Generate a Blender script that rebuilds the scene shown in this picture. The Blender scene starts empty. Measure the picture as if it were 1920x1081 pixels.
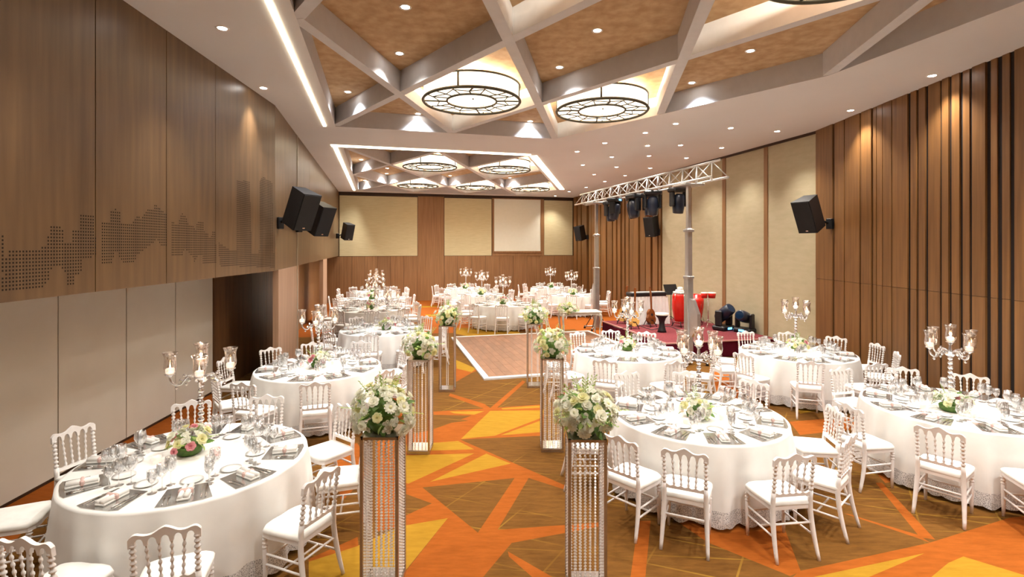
import bpy, bmesh, math, random
from mathutils import Vector, Matrix
random.seed(7)
PI = math.pi
scene = bpy.context.scene
col = scene.collection
# ------------------------------------------------------------------ camera, world, exposure
F, HZ, H = 950.0, 462.0, 2.64          # focal length (px), horizon row, eye height
CEIL = 5.22
cam_d = bpy.data.cameras.new('camera'); cam = bpy.data.objects.new('camera', cam_d); col.objects.link(cam)
cam.location = (0, 0, H); cam.rotation_euler = (PI/2, 0, 0)
cam_d.sensor_width = 36.0; cam_d.lens = 36.0*F/1920; cam_d.shift_y = -(540.5-HZ)/1920
cam_d.clip_start = 0.05; cam_d.clip_end = 200
scene.camera = cam
world = bpy.data.worlds.new('world'); scene.world = world; world.use_nodes = True
world.node_tree.nodes['Background'].inputs[0].default_value = (0.9, 0.85, 0.8, 1)
world.node_tree.nodes['Background'].inputs[1].default_value = 0.0
vs = scene.view_settings
vs.view_transform = 'Standard'; vs.look = 'None'; vs.gamma = 1.0; vs.use_curve_mapping = False
vs.exposure = 1.0
P_SPOT, P_COFFER, E_DRUM, E_LED, P_CANDLE = 190.0, 80.0, 1.3, 4.0, .6
scene.cycles.max_bounces = 7; scene.cycles.diffuse_bounces = 4; scene.cycles.glossy_bounces = 3; scene.cycles.transparent_max_bounces = 8
# ------------------------------------------------------------------ plan helpers
def flo(x, y, z=0.0):                  # photograph pixel -> plan point on a horizontal plane of height z
    Y = F*(H-z)/(y-HZ); return ((x-960)/F*Y, Y)
def hit(px, P, d):                     # plan point of a wall line P+s*d seen in pixel column px
    k = (px-960)/F
    s = (k*P[1]-P[0])/(d[0]-k*d[1])
    return (P[0]+s*d[0], P[1]+s*d[1])
AX = (-0.2534, 0.9674); VX = (0.9674, 0.2534)   # room axes: along, across
KO = (-3.79, 10.89)
def RP(s, t): return (KO[0]+s*AX[0]+t*VX[0], KO[1]+s*AX[1]+t*VX[1])
# ------------------------------------------------------------------ materials
MATS = {}
def rgb(h):
    h = h.lstrip('#'); c = [int(h[i:i+2], 16)/255 for i in (0, 2, 4)]
    return tuple(x/12.92 if x <= .04045 else ((x+.055)/1.055)**2.4 for x in c)+(1,)
def newmat(name):
    m = bpy.data.materials.new(name); m.use_nodes = True; MATS[name] = m
    nt = m.node_tree; return m, nt, nt.nodes['Principled BSDF']
def N(nt, t, **kw):
    n = nt.nodes.new(t)
    for k, v in kw.items():
        if k in n.inputs.keys(): n.inputs[k].default_value = v
        else: setattr(n, k, v)
    return n
def mat(name, c, rough=.5, metal=0, c2=None, scale=(8, 8, 8), detail=4, bump=0, space='Object', spec=None, rng=(.3, .7), emis=None, nscale=1.0, sheen=0, vary=0, transl=0):
    m, nt, b = newmat(name)
    b.inputs['Roughness'].default_value = rough; b.inputs['Metallic'].default_value = metal
    if spec is not None: b.inputs['Specular IOR Level'].default_value = spec
    if sheen: b.inputs['Sheen Weight'].default_value = sheen
    c = rgb(c) if isinstance(c, str) else c
    b.inputs['Base Color'].default_value = c
    tc = N(nt, 'ShaderNodeTexCoord'); mp = N(nt, 'ShaderNodeMapping'); mp.inputs['Scale'].default_value = scale
    nz = N(nt, 'ShaderNodeTexNoise'); nz.inputs['Scale'].default_value = nscale; nz.inputs['Detail'].default_value = detail
    nt.links.new(tc.outputs[space], mp.inputs[0]); nt.links.new(mp.outputs[0], nz.inputs['Vector'])
    if c2 is None: c2 = tuple(x*.86 for x in c[:3])+(1,)
    else: c2 = rgb(c2) if isinstance(c2, str) else c2
    rp = N(nt, 'ShaderNodeValToRGB'); rp.color_ramp.elements[0].position = rng[0]; rp.color_ramp.elements[1].position = rng[1]
    rp.color_ramp.elements[0].color = c2; rp.color_ramp.elements[1].color = c
    nt.links.new(nz.outputs['Fac'], rp.inputs[0]); nt.links.new(rp.outputs[0], b.inputs['Base Color'])
    if vary:
        oi = N(nt, 'ShaderNodeObjectInfo'); m1 = N(nt, 'ShaderNodeMapRange'); m1.inputs[3].default_value = 1-vary; m1.inputs[4].default_value = 1+vary
        hs_ = N(nt, 'ShaderNodeHueSaturation'); nt.links.new(oi.outputs['Random'], m1.inputs[0]); nt.links.new(m1.outputs[0], hs_.inputs['Value'])
        nt.links.new(rp.outputs[0], hs_.inputs['Color']); nt.links.new(hs_.outputs[0], b.inputs['Base Color'])
    if bump:
        bp = N(nt, 'ShaderNodeBump'); bp.inputs['Strength'].default_value = bump; bp.inputs['Distance'].default_value = .01
        nt.links.new(nz.outputs['Fac'], bp.inputs['Height']); nt.links.new(bp.outputs[0], b.inputs['Normal'])
    if transl:
        tl = N(nt, 'ShaderNodeBsdfTranslucent'); mx = N(nt, 'ShaderNodeMixShader'); mx.inputs[0].default_value = transl
        src = b.inputs['Base Color'].links[0].from_socket
        nt.links.new(src, tl.inputs[0]); nt.links.new(b.outputs[0], mx.inputs[1]); nt.links.new(tl.outputs[0], mx.inputs[2]); nt.links.new(mx.outputs[0], nt.nodes['Material Output'].inputs[0])
    if emis:
        b.inputs['Emission Color'].default_value = emis[0]; b.inputs['Emission Strength'].default_value = emis[1]
    return m
def emit(name, c, s):
    m, nt, b = newmat(name)
    b.inputs['Base Color'].default_value = (*c, 1); b.inputs['Emission Color'].default_value = (*c, 1); b.inputs['Emission Strength'].default_value = s
    return m
def thin_glass(name, tint, base, edge, rough=.03):
    m, nt, b = newmat(name); nt.nodes.remove(b)
    out = nt.nodes['Material Output']
    tr = N(nt, 'ShaderNodeBsdfTransparent'); tr.inputs[0].default_value = (*tint, 1)
    gl = N(nt, 'ShaderNodeBsdfGlossy'); gl.inputs['Roughness'].default_value = rough; gl.inputs[0].default_value = (1, 1, 1, 1)
    lw = N(nt, 'ShaderNodeLayerWeight'); lw.inputs[0].default_value = .35
    mr = N(nt, 'ShaderNodeMapRange'); mr.inputs[3].default_value = base; mr.inputs[4].default_value = edge
    mx = N(nt, 'ShaderNodeMixShader')
    nt.links.new(lw.outputs['Facing'], mr.inputs[0]); nt.links.new(mr.outputs[0], mx.inputs[0])
    nt.links.new(tr.outputs[0], mx.inputs[1]); nt.links.new(gl.outputs[0], mx.inputs[2]); nt.links.new(mx.outputs[0], out.inputs[0])
    return m
def carpet(name, c, c2, lines=None):
    m, nt, b = newmat(name); b.inputs['Roughness'].default_value = .95; b.inputs['Specular IOR Level'].default_value = .1
    tc = N(nt, 'ShaderNodeTexCoord'); mp = N(nt, 'ShaderNodeMapping'); mp.inputs['Scale'].default_value = (2.0, 9, 1); mp.inputs['Rotation'].default_value = (0, 0, .12)
    nz = N(nt, 'ShaderNodeTexNoise'); nz.inputs['Scale'].default_value = 2.2; nz.inputs['Detail'].default_value = 8; nz.inputs['Roughness'].default_value = .7
    rp = N(nt, 'ShaderNodeValToRGB'); e = rp.color_ramp.elements
    e[0].position = .33; e[1].position = .68; e[0].color = rgb(c2); e[1].color = rgb(c)
    L = nt.links.new
    L(tc.outputs['Object'], mp.inputs[0]); L(mp.outputs[0], nz.inputs['Vector']); L(nz.outputs['Fac'], rp.inputs[0])
    last = rp.outputs[0]
    if lines:
        for rot, freq, wd in ((.35, 2.3, .04), (-1.0, 1.5, .025), (.08, 3.4, .05)):
            m2 = N(nt, 'ShaderNodeMapping'); m2.inputs['Rotation'].default_value = (0, 0, rot)
            L(tc.outputs['Object'], m2.inputs[0])
            sp = N(nt, 'ShaderNodeSeparateXYZ'); L(m2.outputs[0], sp.inputs[0])
            mu = N(nt, 'ShaderNodeMath', operation='MULTIPLY'); mu.inputs[1].default_value = freq; L(sp.outputs['Y'], mu.inputs[0])
            fr = N(nt, 'ShaderNodeMath', operation='FRACT'); L(mu.outputs[0], fr.inputs[0])
            lt = N(nt, 'ShaderNodeMath', operation='LESS_THAN'); lt.inputs[1].default_value = wd; L(fr.outputs[0], lt.inputs[0])
            n2 = N(nt, 'ShaderNodeTexNoise'); n2.inputs['Scale'].default_value = .8; L(tc.outputs['Object'], n2.inputs['Vector'])
            n3 = N(nt, 'ShaderNodeMapRange'); n3.inputs[1].default_value = .42; n3.inputs[2].default_value = .62; n3.inputs[4].default_value = .75; L(n2.outputs['Fac'], n3.inputs[0])
            m3 = N(nt, 'ShaderNodeMath', operation='MULTIPLY'); L(lt.outputs[0], m3.inputs[0]); L(n3.outputs[0], m3.inputs[1])
            mx = N(nt, 'ShaderNodeMixRGB'); L(m3.outputs[0], mx.inputs[0]); L(last, mx.inputs[1]); mx.inputs[2].default_value = rgb(lines)
            last = mx.outputs[0]
    L(last, b.inputs['Base Color'])
    bp = N(nt, 'ShaderNodeBump'); bp.inputs['Strength'].default_value = .25; L(nz.outputs['Fac'], bp.inputs['Height']); L(bp.outputs[0], b.inputs['Normal'])
    return m
carpet('carpet_brown', '#775022', '#5F3F1A', '#94702A')
carpet('carpet_orange', '#A3581F', '#8D4B17')
carpet('carpet_yellow', '#AA8127', '#99711F')
mat('wood_wall', '#765B3D', .38, c2='#604830', scale=(7, 7, .5), detail=7, nscale=1.6, vary=0.06)
mat('wood_dado', '#9C744C', .45, c2='#86603C', scale=(10, 10, .5), detail=6, nscale=1.6, vary=0.05)
mat('wood_dark', '#7A5636', .42, c2='#634429', scale=(9, 9, .5), detail=6, nscale=1.6, vary=0.08)
mat('wood_slat', '#8A6136', .42, c2='#704C29', scale=(12, 12, .5), detail=6, nscale=1.6, vary=0.12)
mat('slat_gap', '#180B07', .8)
mat('wood_pale', '#BC987C', .5, c2='#A78468', scale=(9, 9, .5), nscale=1.6)
mat('hole_dark', '#1E130A', .9)
mat('beige_fabric', '#D4C9A2', .9, c2='#CCC098', scale=(1, 1, 6), nscale=3, spec=.2)
mat('beige_wall', '#BFB497', .85, c2='#B6AB8C', scale=(1, 1, 3), nscale=3, spec=.2)
mat('partition', '#DAD2C4', .7, c2='#D5CCBD', scale=(2, 2, 2), spec=.3)
mat('screen_white', '#E9E9DA', .8, c2='#E6E6D6', spec=.2)
mat('plaster', '#DEDCDB', .9, c2='#D9D7D6', scale=(.6, .6, .6), spec=.2)
mat('beam_grey', '#D3D2D3', .85, c2='#CDCCCD', spec=.2)
mat('coffer_brown', '#C8A984', .85, c2='#AC8C66', scale=(3, 3, 3), detail=9, nscale=2.2, spec=.2)
mat('trim_dark', '#3A2413', .5)
mat('metal_line', '#C9C2B4', .35, .6)
mat('cloth', '#F1F0EC', .85, c2='#E4E3DF', scale=(3, 3, 3), spec=.25, sheen=.2)
mat('chair_white', '#F1EEEC', .3, c2='#EAE6E3', spec=.5)
mat('cushion', '#F4F3EE', .7, spec=.3)
mat('mirror_mat', (.62, .62, .6, 1), .16, .8, c2=(.56, .56, .54, 1))
mat('mirror_plate', (.86, .87, .87, 1), .12, 1.0, c2=(.84, .85, .85, 1))
mat('silver', (.8, .79, .77, 1), .16, 1.0, c2=(.72, .71, .7, 1))
mat('crystal_metal', (.9, .89, .89, 1), .1, .85, c2=(.8, .79, .8, 1))
mat('napkin', '#EFEDE8', .85, spec=.2)
mat('napkin_band', '#D8B7AF', .6)
mat('china', '#F2F1EE', .2)
thin_glass('glass', (.95, .96, .97), .17, .9)
thin_glass('shade_glass', (.97, .95, .94), .14, .85)
thin_glass('mat_edge', (.6, .8, .75), .3, .9)
mat('wax', '#FFF2E4', .5, emis=((1, .78, .62, 1), .55))
emit('flame', (1, .74, .42), 9)
mat('votive', '#F3B9AE', .2, emis=((1, .55, .45, 1), .5))
mat('frame_metal', '#C2B4A4', .22, .8, c2='#AD9E8E')
mat('bead', (.95, .92, .9, 1), .18, .35, c2=(.8, .76, .73, 1), scale=(90, 90, 90))
mat('petal_white', '#FBFAF1', .6, c2='#EFF0DC', spec=.2, vary=0.06, transl=.4)
mat('petal_cream', '#F6F3CE', .6, c2='#E9E6AE', spec=.2, transl=.4)
mat('petal_pink', '#E9AFB2', .6, c2='#DC8F98', spec=.2, transl=.4)
mat('leaf', '#789C4A', .5, c2='#4F7530', scale=(20, 20, 20), vary=0.25, transl=.4)
mat('leaf_light', '#BCD383', .5, c2='#A2BF68', scale=(20, 20, 20), vary=0.15, transl=.4)
mat('parquet', '#96694A', .4, c2='#7C553A', scale=(14, 2, 2), detail=6, vary=0.16)
mat('alu', (.75, .76, .78, 1), .3, .9, c2=(.68, .69, .71, 1))
mat('steel_grey', (.5, .49, .47, 1), .35, .8, c2=(.42, .41, .4, 1))
mat('truss_white', '#D8D6D2', .35, .5)
mat('black_plastic', '#17171A', .45)
mat('black_fabric', '#1B1B1D', .8)
mat('dark_blue', '#20283A', .3)
mat('lens_blue', '#16304F', .05, .3)
emit('blue_led', (.1, .45, 1), 2.5)
mat('stage_red', '#793A3D', .95, c2='#692F33', scale=(20, 20, 20), spec=.1)
mat('stage_skirt', '#5E1327', .9, c2='#4E0E1F', scale=(3, 3, 3), spec=.1)
mat('edge_white', '#E4E4E2', .4)
mat('stage_edge', '#C98F86', .6)
mat('drum_red', '#D2261B', .22)
mat('drum_blue', '#1E3F9E', .3)
mat('drum_skin', '#EDE6D8', .6)
mat('guitar_wood', '#8A4E22', .25, c2='#5A2C10', scale=(2, 2, 9))
mat('guitar_pale', '#D5A85C', .3, c2='#C2934A', scale=(9, 9, 2))
mat('ring_bronze', '#57564A', .5, .4)
mat('console_paint', '#CFCBC0', .45, c2='#BDB9AE')
mat('red_napkin', '#A82030', .8)
emit('lamp_drum', (1, .84, .66), E_DRUM)
emit('led', (1, .88, .64), E_LED)
emit('lamp_lens', (1, .95, .88), 25)
# lace: grey threadwork with tiny openings
m, nt, b = newmat('lace'); b.inputs['Base Color'].default_value = rgb('#E6E4E2'); b.inputs['Roughness'].default_value = .9
tc = N(nt, 'ShaderNodeTexCoord'); vo = N(nt, 'ShaderNodeTexVoronoi'); vo.feature = 'DISTANCE_TO_EDGE'; vo.inputs['Scale'].default_value = 75
nt.links.new(tc.outputs['Object'], vo.inputs['Vector'])
mr = N(nt, 'ShaderNodeMapRange'); mr.inputs[1].default_value = .1; mr.inputs[2].default_value = .22; mr.inputs[3].default_value = 1; mr.inputs[4].default_value = .42
nt.links.new(vo.outputs['Distance'], mr.inputs[0]); nt.links.new(mr.outputs[0], b.inputs['Alpha'])
# ------------------------------------------------------------------ mesh builder
class MB:
    def __init__(s): s.v = []; s.f = []; s.sm = []; s.mi = []
    def add(s, vs_, fs, smooth=False, mi=0):
        o = len(s.v); s.v += [tuple(v) for v in vs_]
        for f in fs: s.f.append([i+o for i in f]); s.sm.append(smooth); s.mi.append(mi)
        return s
    def box(s, c, d, rz=0, bev=0, mi=0, M=None):
        x, y, z = (k/2 for k in d); ca, sa = math.cos(rz), math.sin(rz)
        if bev <= 0:
            pts = [(i*x, j*y, k*z) for k in (-1, 1) for j in (-1, 1) for i in (-1, 1)]
            fs = [(0, 2, 3, 1), (4, 5, 7, 6), (0, 1, 5, 4), (2, 6, 7, 3), (0, 4, 6, 2), (1, 3, 7, 5)]
        else:
            b_ = min(bev, x*.9, y*.9, z*.9); pts = []; fs = []
            rings = [(-z, x-b_, y-b_), (-z+b_, x, y), (z-b_, x, y), (z, x-b_, y-b_)]
            for (zz, xx, yy) in rings:
                q = b_ if (xx == x) else 0
                pts += [(-xx+q, -yy, zz), (xx-q, -yy, zz), (xx, -yy+q, zz), (xx, yy-q, zz), (xx-q, yy, zz), (-xx+q, yy, zz), (-xx, yy-q, zz), (-xx, -yy+q, zz)]
            for r in range(3):
                for i in range(8): fs.append((r*8+i, r*8+(i+1) % 8, r*8+8+(i+1) % 8, r*8+8+i))
            fs.append(tuple(range(7, -1, -1))); fs.append(tuple(range(24, 32)))
        if M is not None: P = [tuple(M @ Vector(p)) for p in pts]; P = [(p[0]+c[0], p[1]+c[1], p[2]+c[2]) for p in P]
        else: P = [(c[0]+p[0]*ca-p[1]*sa, c[1]+p[0]*sa+p[1]*ca, c[2]+p[2]) for p in pts]
        return s.add(P, fs, False, mi)
    def tube(s, pts, r, seg=8, smooth=True, mi=0, caps=True, squash=None):
        pts = [Vector(p) for p in pts]; n = len(pts)
        rs = r if isinstance(r, (list, tuple)) else [r]*n
        V = []; up = None
        for i, p in enumerate(pts):
            t = (pts[min(i+1, n-1)]-pts[max(i-1, 0)]).normalized()
            if up is None:
                up = Vector((0, 0, 1)) if abs(t.z) < .9 else Vector((0, 1, 0))
            a = t.cross(up).normalized(); up = a.cross(t).normalized()
            for k in range(seg):
                q = 2*PI*k/seg
                V.append(p+a*math.cos(q)*rs[i]+up*math.sin(q)*rs[i])
        fs = [(i*seg+k, i*seg+(k+1) % seg, (i+1)*seg+(k+1) % seg, (i+1)*seg+k) for i in range(n-1) for k in range(seg)]
        if caps: fs += [tuple(range(seg-1, -1, -1)), tuple((n-1)*seg+k for k in range(seg))]
        return s.add(V, fs, smooth, mi)
    def lathe(s, prof, seg=16, c=(0, 0, 0), smooth=True, mi=0, cap=True, wave=None):
        V = []
        for (r, z) in prof:
            for k in range(seg):
                q = 2*PI*k/seg; V.append((c[0]+r*math.cos(q), c[1]+r*math.sin(q), c[2]+z))
        n = len(prof)
        fs = [(i*seg+k, i*seg+(k+1) % seg, (i+1)*seg+(k+1) % seg, (i+1)*seg+k) for i in range(n-1) for k in range(seg)]
        if cap: fs += [tuple(range(seg-1, -1, -1)), tuple((n-1)*seg+k for k in range(seg))]
        return s.add(V, fs, smooth, mi)
    def prism(s, poly, z0, z1, mi=0):      # plan polygon (counter-clockwise) between two heights
        n = len(poly)
        V = [(x, y, z0) for x, y in poly]+[(x, y, z1) for x, y in poly]
        fs = [tuple(range(n-1, -1, -1)), tuple(range(n, 2*n))]+[(i, (i+1) % n, n+(i+1) % n, n+i) for i in range(n)]
        return s.add(V, fs, False, mi)
    def slab_xz(s, poly, y0, y1, mi=0, f=None):    # outline in x-z, thickness in y
        n = len(poly); g = f or (lambda x, z: 0)
        V = [(x, y0+g(x, z), z) for x, z in poly]+[(x, y1+g(x, z), z) for x, z in poly]
        fs = [tuple(range(n)), tuple(range(2*n-1, n-1, -1))]+[(i, n+i, n+(i+1) % n, (i+1) % n) for i in range(n)]
        return s.add(V, fs, False, mi)
    def xf(s, M, start=0):
        for i in range(start, len(s.v)): s.v[i] = tuple(M @ Vector(s.v[i]))
        return s
    def mesh(s, name, mats):
        me = bpy.data.meshes.new(name); me.from_pydata(s.v, [], s.f)
        for m_ in ([mats] if isinstance(mats, str) else mats): me.materials.append(MATS[m_])
        me.polygons.foreach_set('use_smooth', s.sm); me.polygons.foreach_set('material_index', s.mi)
        me.update(); return me
def link(name, data, parent=None, loc=(0, 0, 0), rot=(0, 0, 0), sc=None):
    o = bpy.data.objects.new(name, data); col.objects.link(o)
    o.location = loc; o.rotation_euler = rot
    if sc is not None: o.scale = sc if isinstance(sc, (tuple, list)) else (sc, sc, sc)
    o.parent = parent; return o
def obj(name, mb, mats, parent=None, loc=(0, 0, 0), rot=(0, 0, 0)): return link(name, mb.mesh(name, mats), parent, loc, rot)
def tag(o, label=None, cat=None, group=None, kind=None):
    if label: o['label'] = label
    if cat: o['category'] = cat
    if group: o['group'] = group
    if kind: o['kind'] = kind
    return o
def thing(name, label, cat, loc=(0, 0, 0), rz=0, group=None):
    o = link(name, None, None, loc, (0, 0, rz)); o.empty_display_size = .1
    return tag(o, label, cat, group)
KIDS = {}
def kids(o):
    if o.name not in KIDS: KIDS[o.name] = list(o.children)
    return KIDS[o.name]
def clone(o, loc=None, rz=None, label=None, group=None, parent=None):
    c = o.copy(); col.objects.link(c); c.parent = parent
    for ch in kids(o): clone(ch, parent=c)
    if loc is not None: c.location = loc
    if rz is not None: c.rotation_euler = (0, 0, rz)
    if label: c['label'] = label
    if group: c['group'] = group
    return c
def struct(name, mb, mats, label=None, parent=None):
    o = obj(name, mb, mats, parent)
    if parent is None: tag(o, label, None, None, 'structure')
    return o
def wall_frame(P, Q, inward):          # origin, unit vector along, inward normal (plan)
    d = (Q[0]-P[0], Q[1]-P[1]); L = math.hypot(*d); d = (d[0]/L, d[1]/L)
    n = (-d[1], d[0])
    if n[0]*inward[0]+n[1]*inward[1] < 0: n = (d[1], -d[0])
    return d, n, L
def wbox(mb, P, Q, z0, z1, n, d0, d1, mi=0):   # slab on a wall line from plan point P to Q, between offsets d0..d1 along inward normal n
    poly = [(P[0]+n[0]*d0, P[1]+n[1]*d0), (Q[0]+n[0]*d0, Q[1]+n[1]*d0), (Q[0]+n[0]*d1, Q[1]+n[1]*d1), (P[0]+n[0]*d1, P[1]+n[1]*d1)]
    ar = sum(poly[i][0]*poly[(i+1) % 4][1]-poly[(i+1) % 4][0]*poly[i][1] for i in range(4))
    if ar < 0: poly.reverse()
    return mb.prism(poly, z0, z1, mi)
# ------------------------------------------------------------------ floor: carpet with printed shards
def f4(*p): return [flo(600+x/2.8375, 700+y/2.8375) for x, y in p]
def fA(*p): return [flo(640+x/3.604, 560+y/3.604) for x, y in p]
def fB(*p): return [flo(1140+x/2.4615, 880+y/2.4615) for x, y in p]
def fP(*p): return [flo(x, y) for x, y in p]
BR, OR, YE = 0, 1, 2
POLYS = [
 (OR, [(-9.5, 14.6), (8, 15.5), (8, 28), (-9.5, 28)]),
 (BR, [(-6.5, 16.5), (-3, 16.9), (-3.2, 18.6), (-6.8, 18.1)]),
 (YE, [(-3.2, 19.2), (-1, 19.6), (-1.2, 20.3), (-3.4, 19.7)]), (YE, [(-4.4, 21.8), (-2.6, 22.4), (-2.6, 22.9), (-4.4, 22.4)]),
 (BR, [(-3, 14.6), (2.2, 15.2), (2.0, 16.2), (-3, 15.3)]),
 (YE, fA((780, 195), (1180, 195), (1210, 235), (940, 268), (770, 235))),
 (OR, fA((770, 420), (930, 480), (880, 500), (775, 560))), (YE, fA((772, 410), (910, 470), (880, 495), (780, 470))),
 (OR, fA((735, 638), (965, 708), (1015, 742), (985, 748), (725, 655))),
 (OR, fA((1000, 742), (1225, 550), (1245, 560), (1045, 742))),
 (OR, fA((600, 762), (1000, 738), (1360, 712), (1360, 762), (1010, 765), (960, 790), (600, 782))),
 (YE, fA((730, 760), (990, 757), (965, 786), (760, 772))), (YE, fA((1080, 738), (1340, 720), (1340, 735), (1090, 746))),
 (OR, fA((600, 905), (870, 800), (1000, 760), (1010, 765), (805, 945), (760, 962), (600, 975))),
 (OR, f4((300, 600), (300, 360), (590, 300), (900, 190), (1190, 195), (1185, 330), (745, 350), (1030, 475), (1330, 605), (1330, 625), (1110, 555), (945, 830), (1500, 790), (1500, 810), (1020, 900), (860, 1090), (425, 1090), (680, 768), (300, 840))),
 (YE, f4((905, 198), (1190, 195), (1185, 232), (930, 330), (750, 347))), (YE, f4((960, 328), (1185, 245), (1185, 310))),
 (YE, f4((420, 382), (735, 358), (820, 402), (425, 415))), (YE, f4((425, 435), (820, 424), (470, 585), (425, 570))),
 (YE, f4((585, 575), (885, 425), (1015, 478))),
 (BR, f4((545, 605), (1035, 555), (840, 845))), (BR, f4((430, 630), (595, 690), (425, 768))), (BR, f4((590, 215), (790, 250), (590, 275))),
 (YE, f4((425, 812), (680, 768), (430, 1078), (220, 1100), (-60, 1100), (-60, 1000), (200, 915))),
 (OR, f4((-60, 985), (200, 868), (205, 915), (-60, 1000))),
 (OR, f4((1000, 945), (1270, 1100), (1150, 1100), (1005, 972))),
 (OR, fB((140, 235), (197, 235), (172, 500), (103, 500))),
 (OR, fB((300, 225), (800, 230), (890, 470), (840, 490), (460, 335))),
 (OR, fB((1235, 60), (1265, 60), (1510, 322), (1440, 312))), (OR, fB((1085, 200), (1112, 205), (1430, 300), (1490, 338), (1420, 312))),
 (OR, fB((880, 468), (1480, 338), (1850, 222), (2150, 190), (2150, 520), (830, 520))),
 (YE, fB((900, 505), (1460, 385), (1400, 412), (1180, 505))), (YE, fB((1480, 505), (1570, 430), (1640, 400), (1950, 495), (1950, 520))),
 (OR, fP((0, 900), (400, 728), (420, 775), (120, 905), (40, 1000), (0, 1050))), (BR, fP((60, 905), (220, 840), (240, 850), (110, 900))),
 (OR, fP((1330, 690), (1400, 680), (1440, 740), (1400, 790), (1345, 735))), (YE, fP((1470, 745), (1560, 735), (1590, 760), (1500, 775))),
 (OR, fP((1480, 790), (1600, 780), (1640, 800), (1500, 815))), (OR, fP((1590, 830), (1640, 850), (1690, 900), (1660, 905))),
 (OR, fP((620, 840), (670, 830), (700, 880), (640, 940))), (OR, fP((700, 740), (760, 735), (765, 770), (730, 800))),
 (OR, fP((1050, 735), (1075, 735), (1080, 800), (1050, 790))),
 (OR, [(-2, -1), (0, .5), (1.5, -1.5), (0, -3)]), (YE, [(2, 0), (4, 1), (3.5, -2)]), (OR, [(-4, 1.2), (-2.5, 1.5), (-3, -.5)]),
]
def inside(p, poly):
    x, y = p; c = False; n = len(poly)
    for i in range(n):
        (x1, y1), (x2, y2) = poly[i], poly[i-1]
        if (y1 > y) != (y2 > y) and x < (x2-x1)*(y-y1)/(y2-y1)+x1: c = not c
    return c
bm = bmesh.new()
FX0, FX1, FY0, FY1 = -10.2, 8.6, -6.2, 29
bm.faces.new([bm.verts.new(p) for p in ((FX0, FY0, 0), (FX1, FY0, 0), (FX1, FY1, 0), (FX0, FY1, 0))])
for ci, poly in POLYS:                 # cut the carpet only where each shard lies
    xs = [p[0] for p in poly]; ys = [p[1] for p in poly]
    bb = (min(xs)-.01, max(xs)+.01, min(ys)-.01, max(ys)+.01)
    for i in range(len(poly)):
        a, b2 = poly[i-1], poly[i]
        d = Vector((b2[0]-a[0], b2[1]-a[1], 0))
        if d.length < 1e-4: continue
        n_ = Vector((-d.y, d.x, 0)).normalized()
        fs = []
        for f in bm.faces:
            vx = [v.co.x for v in f.verts]; vy = [v.co.y for v in f.verts]
            if max(vx) > bb[0] and min(vx) < bb[1] and max(vy) > bb[2] and min(vy) < bb[3]: fs.append(f)
        ge = set(fs)
        for f in fs: ge.update(f.edges); ge.update(f.verts)
        bmesh.ops.bisect_plane(bm, geom=list(ge), dist=1e-5, plane_co=Vector((a[0], a[1], 0)), plane_no=n_)
for f in bm.faces:
    c = f.calc_center_median(); f.material_index = 0
    for ci, poly in POLYS:
        if inside((c.x, c.y), poly): f.material_index = ci
me = bpy.data.meshes.new('floor'); bm.normal_update(); bm.to_mesh(me); bm.free()
for k in ('carpet_brown', 'carpet_orange', 'carpet_yellow'): me.materials.append(MATS[k])
tag(link('floor', me), 'patterned carpet of orange, brown and yellow shards', None, None, 'structure')
# ------------------------------------------------------------------ plan of the walls
C0 = (-4.33, 9.25)                                   # bend of the left wall
NL = (-.0644, 1.0)                                   # direction of its near section
B0 = (-4.18, 24.85)                                  # on the end wall
BL = (C0[0]+15.05*AX[0], C0[1]+15.05*AX[1])
BRc = (3.24, 26.8)
R1 = (6.79, 11.3); RN = (.0363, 1.0)
def onL(y): return (C0[0]+NL[0]*(y-C0[1]), y)
def onR(y): return (R1[0]+RN[0]*(y-R1[1]), y)
ZB = 2.2
dF, nF, LF_ = wall_frame(C0, BL, (1, 0))
dN, nN, _ = wall_frame(onL(-6), C0, (1, 0))
# -- left wall, upper wood panels
wl = thing('wall_left', 'brown wood veneer wall with perforated skyline above recessed openings', None); wl['kind'] = 'structure'
ys = [-6, -3.4, -.8, 1.4, 2.9]+[hit(px, C0, NL)[1] for px in (179, 312, 404)]+[C0[1]]
for a, b2 in zip(ys, ys[1:]):
    mb = MB(); wbox(mb, onL(a+.006), onL(b2-.006), ZB, CEIL+.02, nN, -.12, 0); obj('panel', mb, 'wood_wall', wl)
far_px = [556, 580, 608]
pts = [C0]+[hit(px, C0, AX) for px in far_px]+[BL]
for a, b2 in zip(pts, pts[1:]):
    e = .006
    mb = MB(); wbox(mb, (a[0]+dF[0]*e, a[1]+dF[1]*e), (b2[0]-dF[0]*e, b2[1]-dF[1]*e), ZB, CEIL+.02, nF, -.12, 0); obj('panel', mb, 'wood_wall', wl)
mb = MB(); wbox(mb, onL(-6), C0, ZB, CEIL+.02, nN, -.2, -.1); wbox(mb, C0, BL, ZB, CEIL+.02, nF, -.2, -.1); obj('backing', mb, 'trim_dark', wl)
mb = MB(); p = hit(557, C0, AX); wbox(mb, p, (p[0]+dF[0]*.05, p[1]+dF[1]*.05), 0, CEIL, nF, -.02, .012); obj('metal_strip', mb, 'metal_line', wl)
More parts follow.
